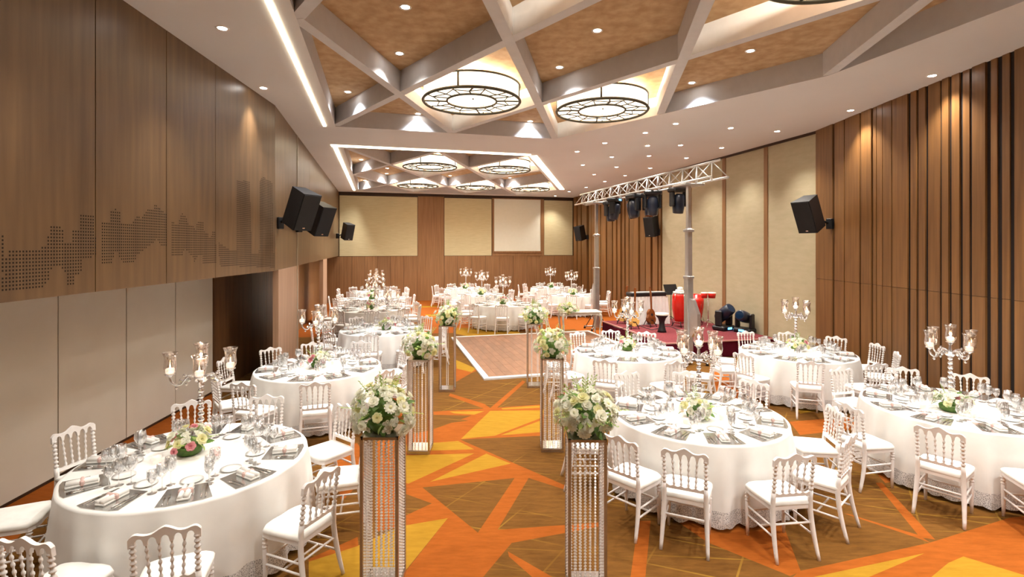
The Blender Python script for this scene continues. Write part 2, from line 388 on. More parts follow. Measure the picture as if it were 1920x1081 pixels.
# recessed lower walls
LOW = (-5.2, 5.87)
def onLow(y): return (LOW[0]+NL[0]*(y-LOW[1]), y)
mb = MB(); wbox(mb, onLow(-6), onLow(12.6), 0, ZB, nN, -.25, -.06); wbox(mb, onLow(-6), onLow(9.15), ZB, ZB+.1, nN, -.25, .9); wbox(mb, onLow(9.15), onLow(12.6), ZB, ZB+.1, nN, -.25, .2); obj('soffit_and_backing', mb, 'wood_dark', wl)
pj = [-6, -4.2, -2.4, -.6, 1.0, 2.4, 3.9]+[hit(px, LOW, NL)[1] for px in (109, 237, 329, 399)]
for a, b2 in zip(pj, pj[1:]):
    mb = MB(); wbox(mb, onLow(a+.008), onLow(b2-.008), .03, ZB, nN, -.05, 0); obj('partition_panel', mb, 'partition', wl)
mb = MB(); wbox(mb, onLow(-6), onLow(pj[-1]), 0, .03, nN, -.05, .01); obj('floor_track', mb, 'trim_dark', wl)
dk = [pj[-1], pj[-1]+.75, pj[-1]+1.5, pj[-1]+2.25, 12.6]
for a, b2 in zip(dk, dk[1:]):
    mb = MB(); wbox(mb, onLow(a+.004), onLow(b2-.004), 0, ZB, nN, -.05, .02); obj('dark_panel', mb, 'wood_dark', wl)
# pillar at the bend, its return, and the far recesses
pa = C0; pb = hit(560, C0, AX)
pa = (pa[0]+dF[0]*.35, pa[1]+dF[1]*.35)
mb = MB(); wbox(mb, pa, pb, 0, ZB, nF, -.1, 0); obj('pillar', mb, 'wood_pale', wl)
pc, pd = hit(606, C0, AX), hit(613, C0, AX)
mb = MB(); wbox(mb, pc, pd, 0, ZB, nF, -.12, 0); obj('pillar', mb, 'wood_pale', wl)
mb = MB(); wbox(mb, pb, BL, ZB, ZB+.1, nF, -.75, -.1); wbox(mb, pb, BL, 0, ZB, nF, -.85, -.68); obj('recess_soffit', mb, 'wood_dark', wl)
n_rec = 9
for i in range(n_rec):
    a = (pb[0]+(BL[0]-pb[0])*i/n_rec, pb[1]+(BL[1]-pb[1])*i/n_rec); b2 = (pb[0]+(BL[0]-pb[0])*(i+1)/n_rec, pb[1]+(BL[1]-pb[1])*(i+1)/n_rec)
    e = .005; mb = MB(); wbox(mb, (a[0]+dF[0]*e, a[1]+dF[1]*e), (b2[0]-dF[0]*e, b2[1]-dF[1]*e), 0, ZB, nF, -.68, -.62); obj('recess_panel', mb, 'wood_dado', wl)
# perforated skyline: rows of small dark holes
def lw_uz(px, py):                     # pixel -> (plan point on the left wall, height)
    p = hit(px, C0, NL) if px < 516 else hit(px, C0, AX)
    return p, H-(py-HZ)*p[1]/F
def zz3(*p): return [(x/3.4286, 300+y/3.4286) for x, y in p]
SKY = [zz3((0, 140), (12, 140), (18, 700), (0, 850)),
       zz3((50, 585), (250, 580), (255, 545), (305, 540), (315, 430), (335, 412), (375, 412), (400, 440), (412, 470), (412, 540), (462, 540), (462, 455), (515, 450), (515, 352), (598, 352), (600, 455), (612, 458), (618, 620), (525, 628), (518, 735), (480, 740), (475, 808), (425, 812), (420, 720), (370, 675), (320, 700), (305, 800), (255, 828), (5, 850), (20, 700)),
       zz3((652, 398), (700, 398), (700, 345), (738, 305), (778, 345), (780, 405), (845, 405), (880, 365), (905, 370), (945, 320), (985, 310), (1002, 275), (1030, 318), (1068, 340), (1072, 560), (1020, 540), (1008, 490), (990, 525), (880, 610), (855, 665), (790, 668), (745, 580), (710, 668), (655, 672)),
       zz3((1098, 400), (1150, 408), (1155, 360), (1172, 338), (1200, 370), (1208, 415), (1245, 425), (1255, 465), (1265, 400), (1305, 400), (1310, 460), (1340, 465), (1345, 520), (1365, 460), (1385, 460), (1390, 665), (1340, 670), (1305, 668), (1300, 610), (1270, 612), (1245, 670), (1240, 622), (1190, 570), (1165, 622), (1100, 622)),
       zz3((1405, 530), (1480, 580), (1520, 585), (1522, 125), (1605, 140), (1618, 600), (1665, 600), (1670, 130), (1690, 108), (1752, 145), (1757, 600), (1795, 600), (1795, 690), (1410, 680))]
mb = MB(); hs = .0075
y0, y1 = hit(0, C0, NL)[1]-.25, C0[1]
ny = int((y1-y0)/.03); 
for i in range(ny):
    yy = y0+i*.03; p = onL(yy); px = 960+F*p[0]/p[1]
    for j in range(53):
        z = 2.27+j*.03; py = HZ+F*(H-z)/yy
        if any(inside((px, py), q) for q in SKY):
            c = (p[0]+nN[0]*.0015, p[1]+nN[1]*.0015); dx, dy = dN[0]*hs, dN[1]*hs
            mb.add([(c[0]-dx, c[1]-dy, z-hs), (c[0]+dx, c[1]+dy, z-hs), (c[0]+dx, c[1]+dy, z+hs), (c[0]-dx, c[1]-dy, z+hs)], [(0, 1, 2, 3)])
o = obj('perforations', mb, 'hole_dark', wl); o['kind'] = 'stuff'
# -- end wall
we = thing('wall_end', 'end wall with beige fabric panels over a brown wood dado', None); we['kind'] = 'structure'
dB, nB, _ = wall_frame(BL, BRc, (0, -1))
def bp(px): return hit(px, B0, VX)
ZD = 2.17
mb = MB(); wbox(mb, (BL[0]-dB[0], BL[1]-dB[1]), (BRc[0]+dB[0]*2, BRc[1]+dB[1]*2), 0, CEIL+.1, nB, -.25, -.03); obj('backing', mb, 'trim_dark', we)
def bpan(a, b2, z0, z1, m_, name, d1=.0, gap=.012):
    A, B2 = bp(a), bp(b2); mb = MB(); wbox(mb, (A[0]+dB[0]*gap, A[1]+dB[1]*gap), (B2[0]-dB[0]*gap, B2[1]-dB[1]*gap), z0, z1, nB, -.04, d1); return obj(name, mb, m_, we)
for a, b2 in ((636, 783), (833, 922), (1020, 1074)): bpan(a, b2, ZD+.02, 5.05, 'beige_fabric', 'fabric_panel')
bpan(783, 833, ZD, 5.1, 'wood_dado', 'wood_panel', -.01)
bpan(922, 1020, ZD, 5.1, 'wood_dado', 'wood_panel', .03)
edges = [610, 636, 660, 684, 708, 732, 757, 783, 833, 858, 884, 910, 936, 962, 988, 1014, 1040, 1076]
for a, b2 in zip(edges, edges[1:]): bpan(a, b2, 0, ZD, 'wood_dado', 'dado_panel', .01 if (a, b2) != (783, 833) else -.02, .006)
mb = MB(); wbox(mb, BL, BRc, 5.1, CEIL, nB, -.04, .03); obj('top_trim', mb, 'trim_dark', we)
A, B2 = bp(926), bp(1013)
sc_ = thing('projection_screen', 'blank off-white projection screen set in a wood frame on the end wall', 'screen', ((A[0]+B2[0])/2, (A[1]+B2[1])/2, 2.64))
inv = (-(A[0]+B2[0])/2, -(A[1]+B2[1])/2)
def sh(mb): return mb.xf(Matrix.Translation((inv[0], inv[1], -2.64)))
mb = MB(); wbox(mb, A, B2, 2.41, 5.06, nB, .035, .05); obj('screen_sheet', sh(mb), 'screen_white', sc_)
for (a, b2, z0, z1) in ((A, B2, 2.33, 2.41), ((A[0]-dB[0]*.08, A[1]-dB[1]*.08), A, 2.33, 5.08), (B2, (B2[0]+dB[0]*.08, B2[1]+dB[1]*.08), 2.33, 5.08)):
    mb = MB(); wbox(mb, a, b2, z0, z1, nB, .031, .08); obj('frame_rail', sh(mb), 'wood_dado', sc_)
# -- right wall
wr = thing('wall_right', 'right wall of brown vertical wood slats and tall beige panels', None); wr['kind'] = 'structure'
dR, nR, _ = wall_frame(R1, BRc, (-1, 0)); dRn, nRn, _ = wall_frame(onR(-6), R1, (-1, 0))
mb = MB(); wbox(mb, onR(-6.2), R1, 0, CEIL+.1, nRn, -.3, -.008); wbox(mb, (R1[0]-dR[0]*.3, R1[1]-dR[1]*.3), (BRc[0]+dR[0]*.5, BRc[1]+dR[1]*.5), 0, CEIL+.1, nR, -.3, -.14); obj('backing', mb, 'slat_gap', wr)
RD = (dR[0], dR[1])
def rfar(px): return hit(px, R1, RD)
for a, b2 in ((1241, 1291), (1296, 1354), (1360, 1432), (1439, 1529)):
    A, B2 = rfar(a), rfar(b2); mb = MB(); wbox(mb, A, B2, 0, CEIL-.06, nR, -.15, -.02); obj('beige_panel', mb, 'beige_wall', wr)
for a, b2 in ((1291, 1296), (1354, 1360), (1432, 1439)):
    A, B2 = rfar(a), rfar(b2); mb = MB(); wbox(mb, A, B2, 0, CEIL-.06, nR, -.14, .0); obj('divider_strip', mb, 'wood_dado', wr)
mb = MB(); wbox(mb, R1, rfar(1241), CEIL-.06, CEIL, nR, -.14, .01); obj('top_trim', mb, 'trim_dark', wr)
px = 1077.0; rr = random.Random(3)
while px < 1238:
    w = rr.choice((4, 5.5, 7, 9)); g = rr.choice((1.5, 2, 2.6))
    A, B2 = rfar(px), rfar(min(px+w, 1240)); mb = MB(); wbox(mb, A, B2, 0, CEIL, nR, -.15, rr.choice((0, .02, .05))); obj('slat', mb, 'wood_slat', wr); px += w+g
zsl = [(282, 340), (345, 378), (383, 434), (441, 476), (480, 491), (495, 514), (517, 547), (549, 602), (613, 633), (641, 664), (673, 714), (724, 747), (757, 784), (794, 817), (830, 876), (892, 914), (932, 958), (977, 1030)]
segs = [(hit(1380+a/1.863, R1, RN)[1], hit(1380+b2/1.863, R1, RN)[1]) for a, b2 in zsl]
y = segs[-1][1]-.1
while y > -5.8:
    w = rr.choice((.12, .18, .3, .42)); segs.append((y, y-w)); y -= w+rr.choice((.05, .09, .12))
for i, (a, b2) in enumerate(segs):
    pr = rr.choice((0, .0, .03, .05)); hi = (b2+.0, a)
    for z0, z1 in ((0, 1.93), (1.936, CEIL)):
        mb = MB(); wbox(mb, onR(min(a, b2)), onR(max(a, b2)), z0, z1, nRn, -.01, pr*.3+.008); obj('slat', mb, 'wood_slat', wr)
# -- wall behind the camera
mb = MB(); mb.box((0, -6.1, 2.65), (18, .2, 5.4)); struct('wall_near', mb, 'beige_wall', 'plain beige wall closing the hall opposite the end wall')
# ------------------------------------------------------------------ ceiling with two lattice coffers
HV, HA, DEP = 1.245, 2.65, .36
S2 = 2.35
P1 = [(0, 0), (0, 4), (-2, 6), (-6, 6), (-6, 0)]      # (m, n) lattice corners
P2 = [(0, 0), (0, 4), (3, 7), (4, 6), (4, 0)]
def L1(m_, n_): return RP(m_*HA, n_*HV)
def L2(m_, n_): return RP(S2+m_*HA, n_*HV)
bm = bmesh.new(); es = []
def loop(pts):
    vs_ = [bm.verts.new((x, y, CEIL)) for x, y in pts]
    for i in range(len(vs_)): es.append(bm.edges.new((vs_[i-1], vs_[i])))
loop([(FX0, FY0), (FX1, FY0), (FX1, FY1), (FX0, FY1)]); loop([L1(*p) for p in P1]); loop([L2(*p) for p in P2])
bmesh.ops.triangle_fill(bm, use_beauty=True, use_dissolve=False, edges=es)
# keep only faces outside the coffers
kill = [f for f in bm.faces if inside(f.calc_center_median().xy, [L1(*p) for p in P1]) or inside(f.calc_center_median().xy, [L2(*p) for p in P2])]
bmesh.ops.delete(bm, geom=kill, context='FACES_ONLY')
me = bpy.data.meshes.new('ceiling'); bm.to_mesh(me); bm.free(); me.materials.append(MATS['plaster'])
ceil = link('ceiling', me); tag(ceil, 'pale plaster ceiling with two coffered lattice recesses', None, None, 'structure')
def clip(poly, conv):                  # Sutherland-Hodgman, conv in clockwise or counter-clockwise order
    ar = sum(conv[i-1][0]*conv[i][1]-conv[i][0]*conv[i-1][1] for i in range(len(conv)))
    sg = 1 if ar > 0 else -1
    for i in range(len(conv)):
        a, b2 = conv[i-1], conv[i]; out = []
        side = lambda p: sg*((b2[0]-a[0])*(p[1]-a[1])-(b2[1]-a[1])*(p[0]-a[0]))
        for j in range(len(poly)):
            p, q = poly[j-1], poly[j]; sp, sq = side(p), side(q)
            if sp >= -1e-9: out.append(p)
            if (sp > 1e-9 and sq < -1e-9) or (sp < -1e-9 and sq > 1e-9):
                k = sp/(sp-sq); out.append((p[0]+(q[0]-p[0])*k, p[1]+(q[1]-p[1])*k))
        poly = out
        if len(poly) < 3: return []
    return poly
BW = .15
def coffer(LT, PL, mr, nr, ok):
    for a, b2 in zip(PL, PL[1:]+PL[:1]):            # fascia round the recess
        A, B2 = LT(*a), LT(*b2); mb = MB()
        mb.add([(*A, CEIL), (*B2, CEIL), (*B2, CEIL+DEP), (*A, CEIL+DEP)], [(0, 1, 2, 3)]); obj('fascia', mb, 'beam_grey', ceil)
    for m_ in mr:
        for n_ in nr:
            if (m_+n_) % 2:                          # cell centre: its stained panel
                q = clip([(m_-1, n_), (m_, n_+1), (m_+1, n_), (m_, n_-1)], PL)
                if len(q) >= 3:
                    mb = MB(); mb.add([(*LT(*p), CEIL+DEP) for p in q], [tuple(range(len(q)))]); obj('coffer_panel', mb, 'coffer_brown', ceil)
            else:
                for dm in (1, -1):
                    e = (m_+dm, n_+1)
                    if ok(m_, n_) and ok(*e) and not (dm == -1 and LT is L1 and m_+n_ == 4) and not (dm == 1 and LT is L2 and n_-m_ == 4) and not (dm == -1 and LT is L2 and m_+n_ == 10):
                        A, B2 = LT(m_, n_), LT(*e); L = math.hypot(B2[0]-A[0], B2[1]-A[1])
                        mb = MB(); mb.box(((A[0]+B2[0])/2, (A[1]+B2[1])/2, CEIL+DEP/2+(.001 if dm == 1 else .005)), (L, BW if dm == 1 else BW-.004, DEP-.008), math.atan2(B2[1]-A[1], B2[0]-A[0])); obj('beam', mb, 'beam_grey', ceil)
coffer(L1, P1, range(-6, 1), range(0, 7), lambda m_, n_: -6 <= m_ <= 0 and 0 <= n_ <= 6 and m_+n_ <= 4)
coffer(L2, P2, range(0, 5), range(0, 8), lambda m_, n_: 0 <= m_ <= 4 and n_ >= 0 and n_-m_ <= 4 and m_+n_ <= 10)
def strip(A, B2, w, name='led_strip'):
    L = math.hypot(B2[0]-A[0], B2[1]-A[1]); mb = MB(); mb.box(((A[0]+B2[0])/2, (A[1]+B2[1])/2, CEIL-.0105), (L, w, .016), math.atan2(B2[1]-A[1], B2[0]-A[0]))
    return obj(name, mb, 'led')
LEDG = 'recessed light strips round the coffers'
tag(strip(RP(-6*HA, -.22), RP(0, -.22), .055), 'long warm light strip beside the large coffer', 'light strip', LEDG)
tag(strip(RP(S2-.2, -.28), RP(S2-.2, 4*HV+.02), .2), 'warm light strip along the near edge of small coffer by the large one', 'light strip', LEDG)
tag(strip(RP(S2-.05, -.2), RP(S2+4*HA-.2, -.2), .09), 'warm light strip along small coffer edge toward veneer wall', 'light strip', LEDG)
q = .2; A = RP(S2-.1, 4*HV+.15); B2 = RP(S2+3*HA-.3, 7*HV+.15); tag(strip(A, B2, .2), 'warm light strip along slanted small coffer edge toward stage', 'light strip', LEDG)
# -- drum chandeliers
def chandelier(center, label, lamp=True):
    c = thing('drum_chandelier', label, 'ceiling light', (center[0], center[1], CEIL), 0, 'drum chandeliers in the coffers')
    R, h0, h1 = .84, -.02, DEP-.12
    mb = MB(); mb.lathe([(R, h0+.02), (R, h1)], 64, cap=False); obj('drum_side', mb, 'lamp_drum', c)
    mb = MB(); mb.lathe([(.44, h0+.03), (R-.01, h0+.03)], 64, cap=False); obj('diffuser', mb, 'lamp_drum', c)
    mb = MB(); mb.lathe([(.43, h0+.06), (.0, h0+.06)], 48, cap=False); obj('centre_diffuser', mb, 'lamp_drum', c)
    for r_, z_, t_ in ((R+.01, h0, .026), (R+.01, h1, .018), (.435, h0+.005, .02)):
        mb = MB(); ring = [(r_*math.cos(k*PI/32), r_*math.sin(k*PI/32), z_) for k in range(65)]; mb.tube(ring, t_, 6, caps=False); obj('ring', mb, 'ring_bronze', c)
    rr2 = random.Random(int(center[0]*100))
    n = 16; R2 = [.57, .70]
    for k in range(n):
        a = 2*PI*k/n+rr2.uniform(-.06, .06); mb = MB()
        w1, w2 = a+rr2.uniform(-.07, .07), a+rr2.uniform(-.1, .1)
        mb.tube([(r_*math.cos(t), r_*math.sin(t), h0+.012) for r_, t in ((.435, a), (R2[k % 2], w1), (R, w2))], .010 if k % 4 else .016, 5); obj('lead_bar', mb, 'ring_bronze', c)
    for k in range(n):
        a = 2*PI*k/n; b_ = 2*PI*(k+1)/n; mb = MB()
        mb.tube([(R2[k % 2]*math.cos(a), R2[k % 2]*math.sin(a), h0+.012), (R2[(k+1) % 2]*math.cos(b_), R2[(k+1) % 2]*math.sin(b_), h0+.012)], .009, 5); obj('lead_bar', mb, 'ring_bronze', c)
    for k in range(4):
        a = PI/4+k*PI/2+.6; mb = MB(); mb.tube([(R*1.005*math.cos(a), R*1.005*math.sin(a), z_) for z_ in (h0, h1)], .017, 6); obj('side_bar', mb, 'ring_bronze', c)
    mb = MB(); mb.tube([(.02, 0, h0+.03), (.02, 0, DEP)], .012, 6); obj('hanging_rod', mb, 'ring_bronze', c)
    for k in range(3):
        ld = bpy.data.lights.new('drum_lamp', 'POINT'); ld.energy = 42; ld.color = (1, .88, .7); ld.shadow_soft_size = .03
        link('drum_lamp', ld, c, (.6*math.cos(k*2.1+.5), .6*math.sin(k*2.1+.5), h1+.06))
    ld = bpy.data.lights.new('down_lamp', 'SPOT'); ld.energy = 170 if 'small' in label else 60; ld.color = (1, .95, .88); ld.spot_size = math.radians(150); ld.spot_blend = 1; ld.shadow_soft_size = .1
    link('down_lamp', ld, c, (0, 0, h0-.08))
    return c
big = 'drum chandelier in the large coffer, '
chandelier(L1(-1, 2), big+'second cell from veneer wall, row next to small coffer'[:60])
chandelier(L1(-1, 4), big+'cell above the aisle nearest the stage')
chandelier(L1(-3, 2), big+'behind row, on the veneer wall side')
chandelier(L1(-3, 4), big+'behind row, on the slatted wall side')
chandelier(L1(-5, 2), big+'last row away from stage, veneer side'); chandelier(L1(-5, 4), big+'last row away from stage, slatted side')
sm = 'drum chandelier in the small coffer, '
chandelier(L2(1, 2), sm+'two-light row, on the veneer wall side'); chandelier(L2(1, 4), sm+'two-light row, on the stage side')
chandelier(L2(3, 2), sm+'end wall row, on the veneer wall side'); chandelier(L2(3, 4), sm+'end wall row, middle one'); chandelier(L2(3, 6), sm+'end wall row, on the stage side')
# -- recessed downlights, each with its own lamp
def ceil_pt(x, y, z=CEIL): Y = F*(z-H)/(HZ-y); return ((x-960)/F*Y, Y)
mb = MB(); mb.lathe([(.045, 0), (.075, -.008), (.078, 0)], 20, cap=False); trim_me = mb.mesh('trim_ring', 'chair_white')
mb = MB(); mb.lathe([(.0, -.003), (.05, -.003)], 20, cap=False); lens_me = mb.mesh('lens', 'lamp_lens')
def downlight(x, y, z, label, group, power, colr, ang=105, blend=1.0):
    d = thing('downlight', label, 'downlight', (x, y, z), 0, group)
    link('trim_ring', trim_me, d); link('lens', lens_me, d)
    ld = bpy.data.lights.new('downlight_lamp', 'SPOT'); ld.energy = power; ld.color = colr; ld.spot_size = math.radians(ang); ld.spot_blend = blend; ld.shadow_soft_size = .05
    link('lamp', ld, d, (0, 0, -.03))
WARM, COOL, NEUT = (1, .93, .84), (.8, .89, 1), (1, .97, .93)
soff = [(417, 53), (494, 165), (1267, 232), (1370, 240), (1457, 246), (1595, 207), (1748, 142), (1210, 249), (1134, 268), (1082, 284), (1214, 273), (1276, 272), (1353, 277), (1217, 292), (1287, 296), (1147, 294), (1093, 309), (1156, 313), (1219, 315), (1114, 327), (1172, 329), (1134, 340), (1099, 351), (1067, 359), (1041, 367)]
for (x, y) in soff:
    p = ceil_pt(x, y)
    if x < 600: lab = 'small round downlight in plaster ceiling strip beside the veneer wall'
    elif x > 1500: lab = 'small round downlight in plaster ceiling close to the slatted wall'
    else: lab = 'small round downlight in plaster ceiling above the stage side'
    downlight(p[0], p[1], CEIL, lab, lab.replace('small round downlight', 'downlights'), P_SPOT*(.75 if x > 600 else .7), WARM, 75 if x < 600 else 100, 1.0)
# the same soffit lights continue behind the camera
for (x, y) in ((-3.0, 3.2), (-2.6, .6), (5.6, 4.4), (5.6, 1.8), (5.5, -.8)):
    downlight(x, y, CEIL, 'small round downlight in plaster soffit beyond the large coffer', 'downlights in the soffit beyond the coffer', P_SPOT, WARM)
cof = [(760, 13), (749, 100), (652, 172), (784, 213), (1120, 57), (1049, 126), (994, 227), (1407, 95), (1297, 155)]
for (x, y) in cof:
    p = ceil_pt(x, y, CEIL+DEP); downlight(p[0], p[1], CEIL+DEP-.001, 'small round downlight in a stained panel of the large coffer', 'downlights in the large coffer', P_COFFER*2.2, COOL if y > 150 else NEUT, 110)
for (x, y) in ((677, 299), (725, 325), (684, 338), (726, 315), (844, 329), (956, 333)):
    p = ceil_pt(x, y, CEIL+DEP); downlight(p[0], p[1], CEIL+DEP-.001, 'small round downlight in a stained panel of the small coffer', 'downlights in the small coffer', P_COFFER*2.8, NEUT, 125)
for (m_, n_) in ((-3, 1.0), (-3, 3), (-3, 5.2), (-4, 2.0), (-4, 4)):
    p = L1(m_, n_ if (m_+n_) % 2 else n_+.0); p = (p[0]+.45, p[1]); downlight(p[0], p[1], CEIL+DEP-.001, 'small round downlight in the large coffer over the camera end', 'downlights in the large coffer', P_COFFER*4.2, NEUT, 110)
# ------------------------------------------------------------------ chair
def chair_meshes():
    D = []
    # turned bead profile helper
    def beads(z0, z1, r, n, rb):
        pr = [(r, z0)]
        for i in range(n):
            a = z0+(z1-z0)*(i+.15)/n; b_ = z0+(z1-z0)*(i+.85)/n; m_ = (a+b_)/2
            pr += [(r*.72, a), (rb, m_-(b_-a)*.2), (rb, m_+(b_-a)*.2), (r*.72, b_)]
        return pr+[(r, z1)]
    def back_y(z): return -.185-.05*max(0, (z-.47))/.43-(.085*((.42-z)/.42)**1.6 if z < .42 else 0)
    # seat frame with gently curved front, cushion on top
    def seat_outline(g):
        pts = [(-.185-g, -.19-g*.5), (.185+g, -.19-g*.5), (.205+g, .1), (.2+g, .165)]
        pts += [(.15, .195+g), (.08, .205+g), (0, .2+g), (-.08, .205+g), (-.15, .195+g)]
        return pts+[(-.2-g, .165), (-.205-g, .1)]
    mb = MB(); mb.prism(seat_outline(0), .405, .44); D.append(('seat_frame', mb, 'chair_white'))
    mb = MB(); o1, o2, o3 = seat_outline(.004), seat_outline(.008), seat_outline(-.03)
    n = len(o1); V = [(x, y, .44) for x, y in o1]+[(x, y, .458) for x, y in o2]+[(x*.97, y*.97, .474) for x, y in o1]+[(x, y, .482) for x, y in o3]
    fs = [(r*n+i, r*n+(i+1) % n, r*n+n+(i+1) % n, r*n+n+i) for r in range(3) for i in range(n)]+[tuple(range(3*n, 4*n))]
    mb.add(V, fs, True); D.append(('seat', mb, 'cushion'))
    for sx in (-1, 1):
        mb = MB(); pr = [(.0125, 0), (.0165, .12), (.019, .3)]+beads(.31, .4, .018, 3, .022)[0:]+[(.02, .41)]
        mb.lathe(pr, 10, (sx*.18, .165, 0)); D.append(('leg', mb, 'chair_white'))
        mb = MB(); zs = [0, .06, .14, .22, .3, .4, .5, .56]
        mb.tube([(sx*(.172+.02*((.42-z)/.42 if z < .42 else 0)), back_y(z), z) for z in zs], [.014, .016, .018, .02, .021, .021, .02, .019], 8); D.append(('leg', mb, 'chair_white'))
        mb = MB(); pr = beads(.56, .82, .015, 7, .0195)
        o_ = len(mb.v); mb.lathe(pr, 9); mb.v = [(x+sx*.172, y+back_y(z), z) for x, y, z in mb.v]; D.append(('back_post', mb, 'chair_white'))
        for z in (.19, .27):
            mb = MB(); mb.tube([(sx*.18, .165, z), (sx*.179, back_y(z), z)], .0095, 7); D.append(('stretcher', mb, 'chair_white'))
    for y, z in ((.165, .23), (None, .29)):
        yy = back_y(z) if y is None else y; mb = MB(); mb.tube([(-.178, yy, z), (.178, yy, z)], .0095, 7); D.append(('stretcher', mb, 'chair_white'))
    mb = MB(); mb.tube([(-.179, -.02, .19), (.179, -.02, .19)], .009, 7); D.append(('stretcher', mb, 'chair_white'))
    xs = [-.172, -.1035, -.0345, .0345, .1035, .172]
    for i in range(1, 5):
        mb = MB(); x0, x1 = xs[i]*.86, xs[i]; pr = beads(.545, .83, .0085, 6, .0115)
        mb.lathe(pr, 7); mb.v = [(x+x0+(x1-x0)*(z-.545)/.285, y+back_y(z), z) for x, y, z in mb.v]; D.append(('spindle', mb, 'chair_white'))
    # crest rail: bumps above, five arches below
    top = []
    K = 40
    for i in range(K+1):
        u = -1+2*i/K; x = u*.195
        z = .872+.012*math.cos(u*PI*2.0)*(1 if abs(u) < .75 else .4)+.016*max(0, 1-abs(u)*3)
        if abs(u) > .8: z -= .03*((abs(u)-.8)/.2)**2
        top.append((x, z))
    bot = []
    for i in range(5):
        a, b_ = xs[i], xs[i+1]
        for k in range(9):
            u = k/8; bot.append((a+(b_-a)*(.12+.76*u), .795+.05*math.sqrt(max(0, 1-(2*u-1)**2))))
    poly = [(-.195, .79)]+bot+[(.195, .79)]+top[::-1]
    mb = MB(); mb.slab_xz(poly, -.013, .013, f=lambda x, z: back_y(z)); D.append(('crest_rail', mb, 'chair_white'))
    low = [(-.175, .52), (.175, .52)]
    sc = []
    for i in range(5):
        a, b_ = xs[i]*.88, xs[i+1]*.88
        for k in range(6):
            u = k/5; sc.append((a+(b_-a)*u, .558-.014*math.sin(u*PI)))
    mb = MB(); mb.slab_xz(low+sc[::-1], -.011, .011, f=lambda x, z: back_y(z)); D.append(('lower_rail', mb, 'chair_white'))
    return D
CH = chair_meshes()
CHAIRN = 'banquet_chair'
proto_chair = thing(CHAIRN, 'x', 'chair')
for nm, mb, m_ in CH: obj(nm, mb, m_, proto_chair)
# far chairs are too small to show every rod: frame and seat
fm = MB()
for nm, mb, m_ in CH:
    if nm != 'seat': fm.add(mb.v, mb.f)
far_frame = fm.mesh('banquet_chair', 'chair_white'); far_seat = [mb for nm, mb, m_ in CH if nm == 'seat'][0].mesh('seat', 'cushion')
used = [False]
rc = random.Random(5)
def put_chair(cx, cy, deg, label, group, r=1.25, far=False, jit=6):
    a = math.radians(deg); x, y = cx+r*math.cos(a), cy+r*math.sin(a)
    rz = a+PI/2+math.radians(rc.uniform(-jit, jit))
    if far:
        o = link(CHAIRN, far_frame, None, (x, y, 0), (0, 0, rz)); tag(o, label, 'chair', group); link('seat', far_seat, o); return o
    if not used[0]:
        used[0] = True; proto_chair.location = (x, y, 0); proto_chair.rotation_euler = (0, 0, rz); proto_chair['label'] = label; proto_chair['group'] = group; return proto_chair
    return clone(proto_chair, (x, y, 0), rz, label, group)
# ------------------------------------------------------------------ tableware prototypes
TR, TZ = .93, .76
def cloth_meshes():
    rr3 = random.Random(11); ph = [rr3.uniform(0, 6.28) for _ in range(6)]
    def rad(q, t):                     # t: 0 at the rim, 1 at the hem
        w = math.sin(17*q+ph[0])*.5+math.sin(11*q+ph[1])*.35+math.sin(29*q+ph[2])*.25
        return TR+.012*min(1, t*8)+t*.055+(t**.8)*.058*w
    seg = 200
    def zat(t): return TZ-.012*0-(TZ-.035)*t
    ts = [0, .02, .06, .12, .2, .3, .4, .5, .6, .7, .79]
    mb = MB(); V = [(0, 0, TZ)]; fs = []
    rings = [(.5*TR, TZ, None), (TR*.97, TZ, None)]
    rows = []
    for r_, z, _ in rings: rows.append([(r_*math.cos(2*PI*k/seg), r_*math.sin(2*PI*k/seg), z) for k in range(seg)])
    for t in ts: rows.append([(rad(2*PI*k/seg, t)*math.cos(2*PI*k/seg), rad(2*PI*k/seg, t)*math.sin(2*PI*k/seg), zat(t)-.006) for k in range(seg)])
    for row in rows: V += row
    fs += [(0, 1+k, 1+(k+1) % seg) for k in range(seg)]
    for i in range(len(rows)-1):
        for k in range(seg): fs.append((1+i*seg+k, 1+(i+1)*seg+k, 1+(i+1)*seg+(k+1) % seg, 1+i*seg+(k+1) % seg))
    mb.add(V, fs, True)
    lb = MB(); rows = []
    for t in (.79, .86, .93, 1.0):
        row = []
        for k in range(seg):
            q = 2*PI*k/seg; tt = t
            if t == 1.0: tt = .975+.03*abs(math.sin(q*20))
            row.append((rad(q, tt)*math.cos(q), rad(q, tt)*math.sin(q), zat(tt)-.006))
        rows.append(row)
    V = [p for row in rows for p in row]
    lb.add(V, [(i*seg+k, (i+1)*seg+k, (i+1)*seg+(k+1) % seg, i*seg+(k+1) % seg) for i in range(3) for k in range(seg)], True)
    return mb, lb
cm, lm = cloth_meshes(); cloth_me = cm.mesh('tablecloth', 'cloth'); lace_me = lm.mesh('lace_border', 'lace')
mb = MB(); mb.lathe([(TR-.03, TZ-.035), (TR-.03, TZ-.008)], 48); tt_me = mb.mesh('tabletop', 'wood_pale')
mb = MB(); mb.tube([(0, 0, 0), (0, 0, TZ-.035)], .02, 8); tl_me = mb.mesh('leg', 'steel_grey')
